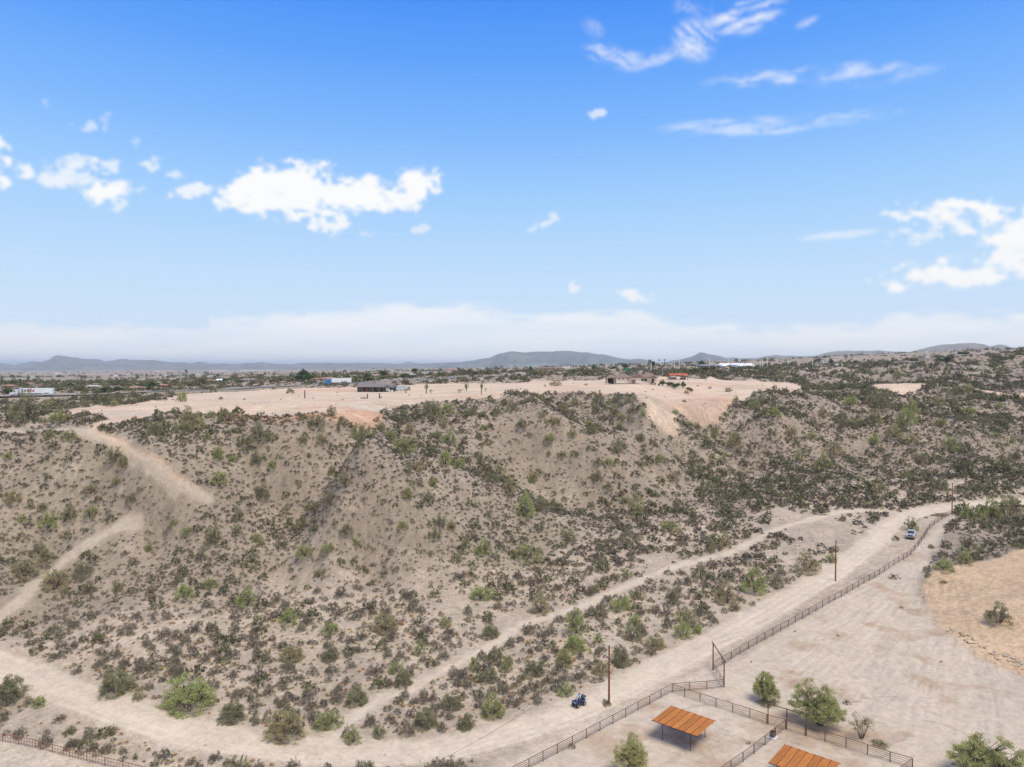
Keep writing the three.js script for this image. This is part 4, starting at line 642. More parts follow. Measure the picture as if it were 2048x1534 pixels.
{ // pickup: front is +x
  const f = onGround(1818, 1079), r = onGround(1840, 1057.5), dv = f.clone().sub(r), p = f.clone().addScaledVector(dv.clone().normalize(), -2.6), o = thing('pickup_truck', 'silver blue crew cab pickup parked by the road fence under a small tree', 'pickup', V3(p.x, H(p.x, -p.z) + 0.02, p.z), Math.atan2(-dv.z, dv.x) + 0.12);
  const paint = M(0.42, 0.44, 0.46, 0.4, 0.2);
  part('body', extr([[-2.85, 0.55], [-2.9, 1.15], [-2.85, 1.22], [0.95, 1.22], [2.45, 1.16], [2.78, 1.05], [2.86, 0.8], [2.84, 0.5], [2.3, 0.46], [2.2, 0.72], [2.0, 0.92], [1.65, 0.92], [1.42, 0.72], [1.35, 0.42], [-1.25, 0.42], [-1.35, 0.72], [-1.6, 0.92], [-1.95, 0.92], [-2.2, 0.72], [-2.28, 0.5]], 1.98, 0.06), paint, o);
  part('bed', box(1.62, 0.5, 1.6, -2.0, 0.98, 0), blackM, o); part('chassis', sbox(4.9, 0.22, 1.5, 0, 0.34, 0), blackM, o);
  part('cab', extr([[-1.12, 1.2], [-1.02, 1.78], [-0.85, 1.9], [0.42, 1.92], [0.62, 1.86], [1.32, 1.2]], 1.74, 0.07), paint, o);
  part('windscreen', extr([[0.68, 1.84], [0.72, 1.85], [1.36, 1.24], [1.3, 1.22]], 1.52), glassM, o); part('rear_window', extr([[-1.1, 1.3], [-1.03, 1.76], [-1.07, 1.76], [-1.15, 1.3]], 1.4), glassM, o);
  for (const s of [-1, 1]) { part('side_window', extr([[-0.98, 1.26], [-0.92, 1.76], [-0.2, 1.8], [-0.2, 1.26]], 0.02).translate(0, 0, s * 0.875), glassM, o); part('side_window', extr([[-0.12, 1.26], [-0.12, 1.8], [0.5, 1.78], [1.05, 1.26]], 0.02).translate(0, 0, s * 0.875), glassM, o); part('mirror', box(0.14, 0.22, 0.2, 0.9, 1.3, s * 1.08), paint, o); part('headlight', box(0.12, 0.17, 0.34, 2.78, 0.98, s * 0.78), lampM, o); part('tail_light', box(0.06, 0.35, 0.14, -2.88, 1.0, s * 0.88), tailM, o); for (const x of [1.82, -1.78]) wheel(o, x, s * 0.86, 0.41, 0.27, s); }
  part('grille', box(0.1, 0.32, 1.2, 2.84, 0.96, 0), blackM, o); part('bumper', box(0.18, 0.2, 1.95, 2.86, 0.62, 0), M(0.45, 0.47, 0.5, 0.3, 0.8), o); part('hood_scoop', box(0.8, 0.05, 1.0, 1.75, 1.22, 0), paint, o);
}
function bodyMesh(bones, cell, pad = 0.12) {   // continuous skin over tapered bones [a, b, ra, rb]
  let mn = V3(9, 9, 9), mx = V3(-9, -9, -9); for (const [a, b] of bones) for (const p of [a, b]) { mn.min(V3(...p)); mx.max(V3(...p)); } const c = mn.clone().add(mx).multiplyScalar(0.5), half = Math.max(mx.x - mn.x, mx.y - mn.y, mx.z - mn.z) / 2 + pad, n = Math.ceil(2 * half / cell);
  const mc = new MarchingCubes(n, new THREE.MeshStandardMaterial(), false, false, 120000); mc.isolation = 0; const p = V3(0, 0, 0), ab = V3(0, 0, 0), ap = V3(0, 0, 0);
  for (let z = 0; z < n; z++) for (let y = 0; y < n; y++) for (let x = 0; x < n; x++) { p.set((x - n / 2) / (n / 2), (y - n / 2) / (n / 2), (z - n / 2) / (n / 2)).multiplyScalar(half).add(c); let s = 0;
    for (const [a, b, ra, rb] of bones) { ab.set(b[0] - a[0], b[1] - a[1], b[2] - a[2]); ap.set(p.x - a[0], p.y - a[1], p.z - a[2]); const t = clamp(ap.dot(ab) / Math.max(ab.lengthSq(), 1e-9)), d = ap.addScaledVector(ab, -t).length() - lerp(ra, rb, t); s += Math.exp(-d * 40); }
    mc.field[x + y * n + z * n * n] = Math.log(Math.max(s, 1e-30)) / 40; }
  mc.update(); const g = new THREE.BufferGeometry(); g.setAttribute('position', new THREE.BufferAttribute(mc.positionArray.slice(0, mc.count * 3), 3)); g.scale(half, half, half).translate(c.x, c.y, c.z); g.computeVertexNormals(); return g;
}
{ // quad bike and rider, front is +x
  const c = onGround(1158, 1411.5), a = onGround(1135, 1421.5), dv = a.clone().sub(c), ry = Math.atan2(-dv.z, dv.x), o = thing('quad_bike', 'dark blue quad bike driving along the dirt road', 'quad bike', c.clone().add(V3(0, 0.015, 0)), ry);
  const blue = M(0.025, 0.045, 0.11, 0.45);
  part('frame', [sbox(1.5, 0.2, 0.3, 0, 0.35), sbox(0.5, 0.3, 0.36, 0.1, 0.4), bar([0.62, 0.32, -0.45], [0.62, 0.32, 0.45], 0.04), bar([-0.62, 0.32, -0.45], [-0.62, 0.32, 0.45], 0.04)].map(g => g), blackM, o);
  part('front_body', extr([[0.15, 0.7], [0.3, 0.98], [0.7, 0.95], [1.0, 0.82], [1.05, 0.62], [0.7, 0.66], [0.4, 0.6]], 0.62, 0.05), blue, o); part('rear_body', extr([[-1.0, 0.78], [-0.95, 0.92], [-0.35, 0.86], [0.15, 0.78], [0.1, 0.6], [-0.8, 0.62]], 0.6, 0.04), blue, o); part('seat', extr([[-0.75, 0.88], [-0.7, 1.0], [-0.2, 0.92], [0.2, 0.95], [0.22, 0.84]], 0.34, 0.04), blackM, o);
  for (const s of [-1, 1]) { for (const x of [0.66, -0.66]) { part('fender', extr([[-0.42, 0], [-0.36, 0.13], [-0.1, 0.19], [0.2, 0.17], [0.42, 0.02], [0.38, -0.02], [0.18, 0.12], [-0.1, 0.14], [-0.34, 0.07]], 0.3, 0.01).translate(x, 0.66, s * 0.44), blue, o); wheel(o, x, s * 0.46, 0.325, 0.27, s); } part('headlight', box(0.04, 0.1, 0.16, 1.05, 0.78, s * 0.2), lampM, o); part('footrest', sbox(0.5, 0.04, 0.24, 0, 0.36, s * 0.32), blackM, o); }
  part('handlebar', [bar([0.42, 0.9, 0], [0.32, 1.14, 0], 0.025), bar([0.3, 1.14, 0], [0.22, 1.17, 0.38], 0.016), bar([0.3, 1.14, 0], [0.22, 1.17, -0.38], 0.016)], blackM, o); part('windshield', box(0.03, 0.3, 0.42, 0.52, 1.12, 0), M(0.5, 0.6, 0.68, 0.1), o);
  for (const x of [0.78, -0.78]) part('rack', [-0.25, -0.08, 0.08, 0.25].map(z => bar([x - 0.25, 1.0, z], [x + 0.25, 1.0, z], 0.014, 4)).concat([bar([x - 0.25, 1.0, -0.32], [x - 0.25, 1.0, 0.32], 0.016, 4), bar([x + 0.25, 1.0, -0.32], [x + 0.25, 1.0, 0.32], 0.016, 4)]), blackM, o);
  const bxg = tag(part('cargo_box', extr([[-0.3, 0], [-0.32, 0.26], [-0.28, 0.32], [0.28, 0.32], [0.32, 0.26], [0.3, 0]], 0.68, 0.03), M(0.06, 0.065, 0.08, 0.6)), 'dark lidded cargo box strapped on the quad bike rear rack', 'box'); bxg.rotation.y = ry; bxg.position.copy(c).add(V3(-0.8, 1.035, 0).applyAxisAngle(V3(0, 1, 0), ry));
  const P = thing('person', 'rider in a light blue shirt and dark trousers seated on the quad bike', 'person', c.clone().add(V3(0, 0.015, 0)), ry), bones = [];
  for (const s of [-1, 1]) { bones.push([[-0.2, 1.04, s * 0.1], [0.17, 0.95, s * 0.27], 0.09, 0.065], [[0.17, 0.95, s * 0.27], [0.1, 0.52, s * 0.33], 0.06, 0.042], [[0.06, 0.43, s * 0.33], [0.27, 0.42, s * 0.34], 0.045, 0.035]); }
  const legs = bones.slice(); legs.push([[-0.22, 1.05, 0], [-0.2, 1.12, 0], 0.15, 0.15]); part('trousers', bodyMesh(legs, 0.028), M(0.03, 0.033, 0.045), P);
  const up = [[[-0.2, 1.12, 0], [-0.12, 1.48, 0], 0.15, 0.16]]; for (const s of [-1, 1]) up.push([[-0.12, 1.52, s * 0.17], [0.0, 1.3, s * 0.3], 0.07, 0.055]); part('shirt', bodyMesh(up, 0.028), M(0.3, 0.5, 0.66), P);
  const sk = [[[-0.11, 1.55, 0], [-0.08, 1.66, 0], 0.055, 0.055], [[-0.07, 1.72, 0], [-0.06, 1.78, 0], 0.085, 0.09], [[0.02, 1.71, 0], [0.035, 1.7, 0], 0.02, 0.012]];
  for (const s of [-1, 1]) { sk.push([[0.0, 1.3, s * 0.3], [0.2, 1.19, s * 0.36], 0.044, 0.03], [[0.2, 1.19, s * 0.36], [0.25, 1.18, s * 0.36], 0.032, 0.03]); for (let k = 0; k < 4; k++) sk.push([[0.24, 1.2, s * (0.31 + k * 0.022)], [0.285, 1.165, s * (0.31 + k * 0.022)], 0.011, 0.01]); sk.push([[0.22, 1.18, s * 0.32], [0.25, 1.15, s * 0.3], 0.012, 0.01]); sk.push([[-0.06, 1.73, s * 0.088], [-0.06, 1.75, s * 0.09], 0.014, 0.014]); }
  part('body', bodyMesh(sk, 0.02), M(0.32, 0.18, 0.12), P); part('hair', bodyMesh([[[-0.085, 1.74, 0], [-0.08, 1.82, 0], 0.09, 0.088], [[-0.12, 1.68, 0], [-0.1, 1.74, 0], 0.06, 0.07]], 0.02), M(0.018, 0.014, 0.012), P);
  part('shoes', bodyMesh([-1, 1].map(s => [[0.06, 0.43, s * 0.33], [0.28, 0.425, s * 0.34], 0.052, 0.042]), 0.022), M(0.3, 0.22, 0.16), P);
}
// highway traffic
const hwL = tracks[4].L; function onHwy(px, lane) { let b = 0, m = 1e9; hwL.forEach(([x, d], i) => { const e = Math.abs(1024 + F * x / d - px); if (e < m) { m = e; b = i; } }); const p = hwL[b], q = hwL[Math.min(b + 3, hwL.length - 1)], tx = q[0] - p[0], td = q[1] - p[1], l = Math.hypot(tx, td); const x = p[0] + td / l * lane, d = p[1] - tx / l * lane; return [V3(x, H(p[0], p[1]) + 1.02 - Math.abs(lane) / 9.5 * 0.15 , -d), Math.atan2(td, tx)]; }
const font = await new FontLoader().loadAsync('fonts/droid/droid_sans_bold.typeface.json');
function semi(label, px, lane, cabCol, long, text) {   // front is -x, to the west
  const [p, ry] = onHwy(px, lane), o = thing('semi_truck', label, 'truck', p, ry, 'semi trucks on the highway'), paint = glossy(...cabCol), white = M(0.78, 0.79, 0.8, 0.55);
  const L = long, x0 = -L / 2;
  const tr = part('trailer', box(L - 5.2, 2.9, 2.6, x0 + 5.2 + (L - 5.2) / 2, 2.65, 0), white, o);
  for (let k = 0; k < 14; k++) part('side_rib', box(0.05, 2.8, 0.03, x0 + 5.4 + k * (L - 5.6) / 13, 2.65, 1.316), white, tr);
  part('skirt', sbox(L - 9, 0.5, 2.3, x0 + 9, 0.7, 0), blackM, o); part('frame', sbox(6.4, 0.3, 1, x0 + 3.9, 0.75, 0), blackM, o);
  part('cab', extr([[0.1, 0.5], [0, 1.3], [0.25, 1.75], [1.5, 1.95], [2.1, 2.9], [2.5, 3.2], [4.2, 3.75], [4.2, 0.6], [2.2, 0.5]], 2.4, 0.08).translate(x0, 0, 0), paint, o);
  part('windscreen', extr([[1.45, 2.0], [2.05, 2.9], [2.1, 2.88], [1.52, 1.96]], 2.1).translate(x0 - 0.03, 0, 0), glassM, o);
  for (const s of [-1, 1]) { part('side_window', box(0.8, 0.7, 0.03, x0 + 2.6, 2.3, s * 1.21), glassM, o); for (const x of [1.2, 4.2, 5.4, L - 3.4, L - 2.1]) wheel(o, x0 + x, s * 1.05, 0.52, 0.3, s); part('headlight', box(0.1, 0.25, 0.4, x0 + 0.05, 1.05, s * 0.85), lampM, o); part('fuel_tank', new THREE.CylinderGeometry(0.32, 0.32, 1.3, 10).rotateZ(Math.PI / 2).translate(x0 + 2.9, 0.75, s * 1.0), rimM, o); }
  if (text) { let x = x0 + 5.9; for (const [t, c] of text) { const g = new TextGeometry(t, { font, size: 1.75, depth: 0.02, curveSegments: 3 }); g.computeBoundingBox(); part('lettering', g.clone().translate(x, 2.05, 1.335), M(...c, 0.6), tr); x += g.boundingBox.max.x + 0.12; } }
}
semi('white semi truck with coloured lettering on its long white trailer on the highway', 68, 4, [0.75, 0.76, 0.78], 21.5, [['Fed', [0.03, 0.03, 0.16]], ['Ex', [0.6, 0.05, 0.06]]]);
semi('semi truck with bright blue cab and plain white trailer on the highway', 668, 4, [0.02, 0.2, 0.5], 20.5, null);
function car(label, p, ry, col) { const o = thing('car', label, 'car', p, ry, 'cars on the highway and at the station'), paint = glossy(...col);
  part('body', extr([[-2.2, 0.35], [-2.25, 0.8], [-2.1, 0.92], [1.2, 0.95], [2.1, 0.8], [2.28, 0.6], [2.25, 0.3]], 1.75, 0.08), paint, o); part('cabin', extr([[-1.7, 0.9], [-1.2, 1.42], [0.3, 1.45], [1.1, 0.93]], 1.5, 0.08), glassM, o); part('roof', box(1.4, 0.05, 1.34, -0.45, 1.455, 0), paint, o);
  for (const s of [-1, 1]) { for (const x of [1.4, -1.35]) wheel(o, x, s * 0.78, 0.33, 0.22, s); part('headlight', box(0.08, 0.12, 0.3, 2.24, 0.68, s * 0.6), lampM, o); part('tail_light', box(0.06, 0.12, 0.3, -2.24, 0.75, s * 0.6), tailM, o); } }
for (const [px, lane, col, lab] of [[103, 6.5, [0.75, 0.76, 0.78], 'small white car just behind the lettered white semi truck'], [623, 6.5, [0.75, 0.76, 0.78], 'white car ahead of the blue semi truck'], [829, 3, [0.72, 0.74, 0.76], 'white car on the highway past the dark green house'], [897, 3, [0.75, 0.76, 0.78], 'white car on the highway ahead of a dark one'], [938, 4, [0.03, 0.03, 0.035], 'dark car on the highway following a white one'], [1030, 5, [0.07, 0.035, 0.03], 'dark red car on the highway near the yellow sign'], [1067, 3, [0.75, 0.76, 0.78], 'white car on the highway beside the yellow sign']]) { const [p, ry] = onHwy(px, lane); car(lab, p, ry, col); }

// ---------------------------------------------------------------- trees by the yard and desert plants with a place of their own
const treeGreen = leafLit(0.43, 0.44, 0.18), treePale = leafLit(0.5, 0.48, 0.22);
function tree(name, label, px, py, wpx, hpx, P, mat, wood = barkDark, group) { const p = onGround(px, py), d = -p.z, w = wpx / F * d, bb = P.crown.boundingBox ?? (P.crown.computeBoundingBox(), P.crown.boundingBox); return putPlant(name, label, 'tree', group, P, p.x, d, w * 1.02, mat, wood, px % 6, (hpx / F * d) / (w * 1.02 * bb.max.y)); }
tree('palo_verde_tree', 'round headed green tree with a low trunk behind the pen gate frame', 1531, 1403, 66, 64, treeP[1], treeGreen, barkDark);
tree('palo_verde_tree', 'broad bushy green tree, the largest standing at the corral fence', 1639, 1449, 116, 92, treeP[0], treeGreen, barkDark);
tree('palo_verde_tree', 'thin open pale tree with bare stems beside the broad green tree', 1723, 1477, 62, 58, sparseP, greens[2], barkDark);
tree('palo_verde_tree', 'feathery light green tree inside the first pen beside the shelter', 1262, 1542, 90, 76, treeP[2], treePale, barkDark);
tree('palo_verde_tree', 'wide dense green tree in the yard corner opposite the second pen', 1972, 1568, 160, 110, treeP[0], treeGreen, barkDark);
tree('palo_verde_tree', 'small sparse yellowish tree directly behind the parked pickup', 1822, 1060, 32, 30, bushP[2], greens[2], barkDark);
for (const [px, py, w, hs, lab, P, m] of [[1998, 1245, 58, 0.9, 'lone olive shrub on the tan dirt mound', bushP[2], greens[3]], [1214, 1410, 22, 0.8, 'little green shrub at the foot of the pole near the corral', bushP[0], greens[1]], [1536, 1408, 46, 0.5, 'low dark shrub under the round headed tree', greyP[0], greens[3]], [1760, 1490, 36, 0.5, 'low dark shrub beneath the thin open tree', greyP[2], greens[3]], [1887, 1166, 18, 0.6, 'brown tumbleweed at the edge of the tan mound', greyP[1], leafMat(0.3, 0.2, 0.1)], [1880, 1031, 30, 0.3, 'flat dry brush heap between the road and the pole fence', greyP[3], leafMat(0.26, 0.19, 0.11)], [140, 1468, 28, 0.9, 'dark green shrub on the bank above the picket fence', bushP[1], greens[3]], [145, 1492, 36, 0.6, 'dark low shrub on the bank beside the picket fence', bushP[3], greens[3]], [222, 1465, 30, 1, 'pale open shrub at the lower road edge', greyP[4], greens[2]], [270, 1518, 14, 1, 'tiny green shrub below the picket fence end', bushP[4], greens[1]]]) { const [x, d] = hit(px, py, H); putPlant('desert_shrub', lab, 'shrub', undefined, P, x, d, w / F * d * 1.1, m, barkMat, px % 6, hs); }
// saguaros and dead stems
const cactusM = M(0.1, 0.125, 0.06, 0.9);
function saguaro(label, p, h, arms) { const o = thing('saguaro', label, 'cactus', p, 0.4, 'saguaro cacti'); const st = (pts, r, name) => part(name, [new THREE.TubeGeometry(new THREE.CatmullRomCurve3(pts), 12, r, 10), new THREE.SphereGeometry(r, 10, 6).translate(pts.at(-1).x, pts.at(-1).y, pts.at(-1).z)], cactusM, o);
  st([V3(0, -0.2, 0), V3(0, h * 0.5, 0), V3(0.03, h - 0.2, 0)], 0.24, 'trunk'); for (const [s, y, l, out] of arms) st([V3(0, y, 0), V3(s * out * 0.7, y + 0.05, 0.1), V3(s * out, y + 0.45, 0.1), V3(s * out, y + l, 0.1)], 0.17, 'arm'); }
saguaro('tall saguaro with short upturned arms on the bare mesa', onGround(852.5, 787), 5.6, [[1, 2.2, 1.4, 0.7], [-1, 2.4, 1.2, 0.65], [1, 2.9, 1.1, 0.45]]); saguaro('stocky saguaro crowded with arms on the bare mesa', onGround(933, 782), 3.6, [[1, 1.4, 1.9, 0.7], [-1, 1.3, 2.0, 0.75], [-1, 1.8, 1.2, 0.4]]); saguaro('saguaro with two high arms on the bare mesa', onGround(963, 786), 4.6, [[1, 2.2, 1.6, 0.5], [-1, 2.6, 1.1, 0.5]]);
saguaro('armless saguaro standing on the lower hillside', onGround(1238, 978), 2.4, [[1, 1.0, 0.9, 0.35]]); saguaro('small leaning saguaro stump on the hillside', onGround(547, 1053), 1.7, []); saguaro('saguaro with a forked top at the mesa rim', onGround(311, 834), 2.2, [[1, 1.2, 0.9, 0.4]]);
for (const [px, py, h, lab] of [[609.7, 796.5, 3.3, 'tall dead cactus trunk alone on the bare mesa'], [735, 797, 1.8, 'short charred stump beside fallen wood on the mesa'], [759, 796.5, 2, 'short dark stump standing near the fallen wood']]) { const o = thing('dead_stump', lab, 'stump', onGround(px, py)); part('trunk', cyl(0.26, 0.2, h, 9), barkDark, o); part('broken_top', new THREE.ConeGeometry(0.2, 0.35, 7).translate(0.04, h + 0.12, 0), barkDark, o); }
{ const o = thing('fallen_wood', 'fallen dead branches lying beside the charred stump', 'wood', onGround(728, 797)); part('log', bar([-1.6, 0.15, 0], [1.4, 0.2, 0.2], 0.16, 7), barkDark, o); part('branch', bar([-0.6, 0.2, 0], [-0.2, 1.0, 0.3], 0.07), barkDark, o); part('branch', bar([0.5, 0.2, 0], [0.2, 0.8, -0.3], 0.06), barkDark, o); }
for (const [px, py, w, h] of [[812, 786, 17, 12], [862, 786, 10, 9], [919, 786, 14, 11], [971, 783, 9, 9], [1110, 772, 30, 13], [1090, 774, 8, 7]]) tree('mesa_tree', px > 1000 ? 'green desert tree at the back edge of the mesa' : 'thin yellowish tree standing on the bare mesa', px, py, w, h, px > 1100 ? bushP[0] : sparseP, greens[2], barkMat, 'small trees on the mesa');
// rubble at the toe of the mound
{ const r = RNG(61), rock = new THREE.DodecahedronGeometry(1, 0), ms = [M(0.12, 0.1, 0.09), M(0.4, 0.33, 0.26), M(0.46, 0.38, 0.29), M(0.34, 0.22, 0.14)];
  for (let i = 0; i < 70; i++) { const t = Math.pow(r(), 0.8), px = lerp(1885, 2048, t) + (r() - 0.5) * 26, py = lerp(1262, 1340, t) + (r() - 0.5) * 16 - 6, p = onGround(px, py), s = 0.1 + 0.28 * r() * r(), m = part('rock', rock, ms[px > 1925 && px < 1970 ? (r() * 2 | 0) : 1 + (r() * 3 | 0)]); m.position.copy(p); m.position.y += s * 0.2; m.scale.set(s * (1 + r()), s * 0.7, s * (1 + r())); m.rotation.y = r() * 6; tag(m, px > 1925 && px < 1970 ? 'dark broken chunk among the rubble at the mound foot' : 'pale rock lying along the foot of the tan mound', 'rock', 'rubble along the mound foot'); }
  for (let i = 0; i < 60; i++) { const px = 350 + r() * 500, py = 1505 + r() * 26, p = onGround(i % 3 ? px : 220 + r() * 260, i % 3 ? py + 3 : 1480 + r() * 50), s = 0.06 + 0.16 * r() * r(), m = part('rock', rock, ms[1 + (r() * 2 | 0)]); m.position.copy(p); m.position.y += s * 0.2; m.scale.set(s * 1.5, s * 0.7, s * 1.2); m.rotation.y = r() * 6; tag(m, 'small pale stone on the bank below the dirt road', 'rock', 'stones on the road bank'); }
}
// ---------------------------------------------------------------- houses on the mesa
console.log('houses');
const winM = M(0.04, 0.05, 0.06, 0.1), frameM = M(0.72, 0.72, 0.7, 0.6), stucco = M(0.76, 0.67, 0.56), tileM = M(0.2, 0.145, 0.115), trimD = M(0.1, 0.08, 0.065);
function windowOn(o, w, h, x, y, z, shut) { const f = part('window', box(w + 0.16, h + 0.16, 0.08, x, y, z), frameM, o); part('pane', box(w, h, 0.05, x, y, z + 0.03), shut ?? winM, f); }
{ // dark green ranch house
  const p = at(755, 384); const o = thing('ranch_house', 'low dark green house with a long porch on the bare mesa', 'house', p, -0.12), wall = M(0.045, 0.06, 0.045), roof = M(0.17, 0.15, 0.145, 0.8);
  part('foundation', sbox(19.6, 0.5, 8.2, 0, -0.3, 0), M(0.3, 0.28, 0.25), o); part('wall', sbox(19, 2.6, 7.6, -0.3, 0.2, 0), wall, o);
  part('roof', hipRoof(20.4, 10.4, 1.75, 0).translate(-0.3, 2.95, 0.6), roof, o); part('gable', extr([[-3.7, 2.7], [3.7, 2.7], [0, 4.35]], 18.8).rotateY(Math.PI / 2).translate(-0.3, 0, 0.1), wall, o);
  part('wing_wall', sbox(4.6, 2.5, 5, 7.4, 0.2, 3.2), wall, o); part('wing_roof', hipRoof(6.2, 5.4, 1.5, 0).rotateY(Math.PI / 2).translate(7.4, 2.75, 3.4), roof, o); part('porch_floor', sbox(14.5, 0.3, 2, -2.6, 0, 4.7), M(0.25, 0.19, 0.14), o);
  for (const x of [-9.4, -6.6, -3.6, -0.6, 2.6, 4.8]) part('porch_post', sbox(0.2, 2.6, 0.2, x, 0.3, 5.5), M(0.2, 0.12, 0.08), o);
  for (const x of [-8.2, -2.2, 1.8]) windowOn(o, 1.5, 1.2, x, 1.7, 3.83); windowOn(o, 1.8, 1.2, 7.4, 1.6, 5.73, frameM); const dr = part('door', sbox(1.0, 2.1, 0.1, -5, 0.3, 3.84), M(0.3, 0.1, 0.06), o); part('handle', box(0.06, 0.12, 0.06, -4.65, 1.3, 3.92), rimM, dr);
  const s = thing('storage_trailer', 'pale blue grey flat topped trailer behind the dark green house', 'trailer', at(798, 392), 0.1); part('box', sbox(9, 2.1, 2.6, 0, 0.5, 0), M(0.5, 0.55, 0.6), s); part('roof', sbox(9.2, 0.12, 2.8, 0, 2.6, 0), M(0.65, 0.7, 0.75), s); for (const x of [-1, 1]) wheel(s, x, 1.2, 0.4, 0.25, 1);
  for (const [px, l] of [[779, 'white storage tub beside the dark green house'], [784, 'white plastic chair beside the storage tub']]) { const q = thing('yard_item', l, 'container', at(px, 377)); part('shell', cyl(0.5, 0.6, 0.9, 10), frameM, q); part('rim', new THREE.TorusGeometry(0.6, 0.05, 5, 12).rotateX(Math.PI / 2).translate(0, 0.9, 0), frameM, q); }
}
{ // tan stucco house
  const p = at(1262, 376).add(V3(0, 0.5, 0)), o = thing('stucco_house', 'tan stucco house with brown tile roofs and a side carport on the mesa', 'house', p, -0.05);
  part('wall', sbox(8, 2.9, 9, -4.2, -0.3, 0), stucco, o); part('roof', hipRoof(9.4, 10.4, 2.2, 4.2).translate(-4.2, 2.75, 0), tileM, o);
  part('garage_wall', sbox(6.4, 3.2, 10, 2.4, -0.3, 0.8), stucco, o); part('garage_gable', extr([[-3.2, 0], [3.2, 0], [0, 1.4]], 9.8).translate(2.4, 2.9, 0.8), stucco, o); part('garage_roof', hipRoof(11.2, 7.6, 1.75, 0).rotateY(Math.PI / 2).translate(2.4, 2.75, 0.8), tileM, o);
  part('east_wall', sbox(7.4, 3.1, 8, 9.2, -0.3, -0.6), stucco, o); part('east_roof', hipRoof(9, 9.6, 2.3, 3.2).translate(9.2, 2.9, -0.6), tileM, o); part('entry_porch', [sbox(0.4, 2.9, 0.4, 9.6, -0.3, 4.4), sbox(0.4, 2.9, 0.4, 12.2, -0.3, 4.4)], stucco, o); part('entry_gable', extr([[-1.9, 0], [1.9, 0], [0, 1.1]], 1.8).translate(10.9, 2.6, 4), stucco, o); part('entry_roof', hipRoof(2.4, 4.4, 1.25, 0).rotateY(Math.PI / 2).translate(10.9, 2.62, 4), tileM, o);
  for (const x of [-6.6, -4.6, -2.2]) windowOn(o, 0.9, 0.6, x, 2.0, 4.52); windowOn(o, 1.2, 1.3, 5.2, 1.5, 5.82); windowOn(o, 1.6, 1.4, 7.2, 1.4, 3.42); part('garden_door', sbox(2.2, 1.8, 0.08, 0.6, -0.2, 5.84), M(0.26, 0.13, 0.08), o); const dr = part('door', sbox(1.1, 2.2, 0.1, 10.9, -0.2, 3.44), trimD, o); part('handle', box(0.06, 0.12, 0.06, 11.25, 0.9, 3.52), rimM, dr);
  part('carport_roof', hipRoof(5.6, 8, 1.6, 2.2).translate(-10.6, 2.55, 0), tileM, o); for (const x of [-12.8, -9]) for (const z of [3.4, -3.4]) part('carport_post', sbox(0.35, 2.8, 0.35, x, -0.4, z), stucco, o); part('carport_back', sbox(4.6, 2.6, 0.2, -10.8, -0.4, -3.7), trimD, o);
  for (const z of [2.6]) { const [cx, cz] = [p.x - 10.4, p.z + 0.5]; car('dark car standing in the carport of the tan house', V3(cx, H(cx, -cz), cz), Math.PI / 2, [0.05, 0.05, 0.055]); }
  const gw = thing('garden_wall', 'low pale garden wall beside the tan house', 'wall', at(1345, 372), -0.05); part('wall', sbox(9, 0.9, 0.3, 0, -0.2, 0), M(0.6, 0.56, 0.5), gw); part('pillar', sbox(0.5, 1.2, 0.5, -4.6, -0.2, 0), stucco, gw); part('pillar', sbox(0.5, 1.2, 0.5, 4.6, -0.2, 0), stucco, gw);
  const r = RNG(14); for (const [px, d, w] of [[1325, 378, 3.6], [1336, 382, 2.6], [1342, 376, 3.8], [1349, 372, 3], [1356, 384, 3.4], [1367, 384, 3.6], [1377, 376, 2.6], [1383, 372, 2.4], [1302, 372, 1.8], [1310, 374, 1.6], [1318, 371, 1.5]]) { const q = at(px, d); putPlant('garden_shrub', 'dark green planted shrub in the garden beside the tan house', 'shrub', 'garden shrubs of the tan house', farP[r() * 4 | 0], q.x, d, w, leafMat(0.09, 0.14, 0.05), barkDark, r() * 6); }
  const c = thing('horse_canopy', 'red roofed open canopy shed behind the garden', 'shed', at(1356, 452), 0); part('roof', hipRoof(12, 6, 0.9, 0).translate(0, 2.9, 0), M(0.42, 0.1, 0.05), c); for (const x of [-5.5, -2, 2, 5.5]) for (const z of [-2.6, 2.6]) part('post', sbox(0.2, 3, 0.2, x, -0.2, z), trimD, c); part('stall_wall', sbox(5, 1.6, 0.15, -3, -0.2, -2), M(0.3, 0.45, 0.5), c); part('hay_stack', sbox(3, 1.4, 2, 3.2, -0.2, 0), M(0.2, 0.16, 0.1), c);
}
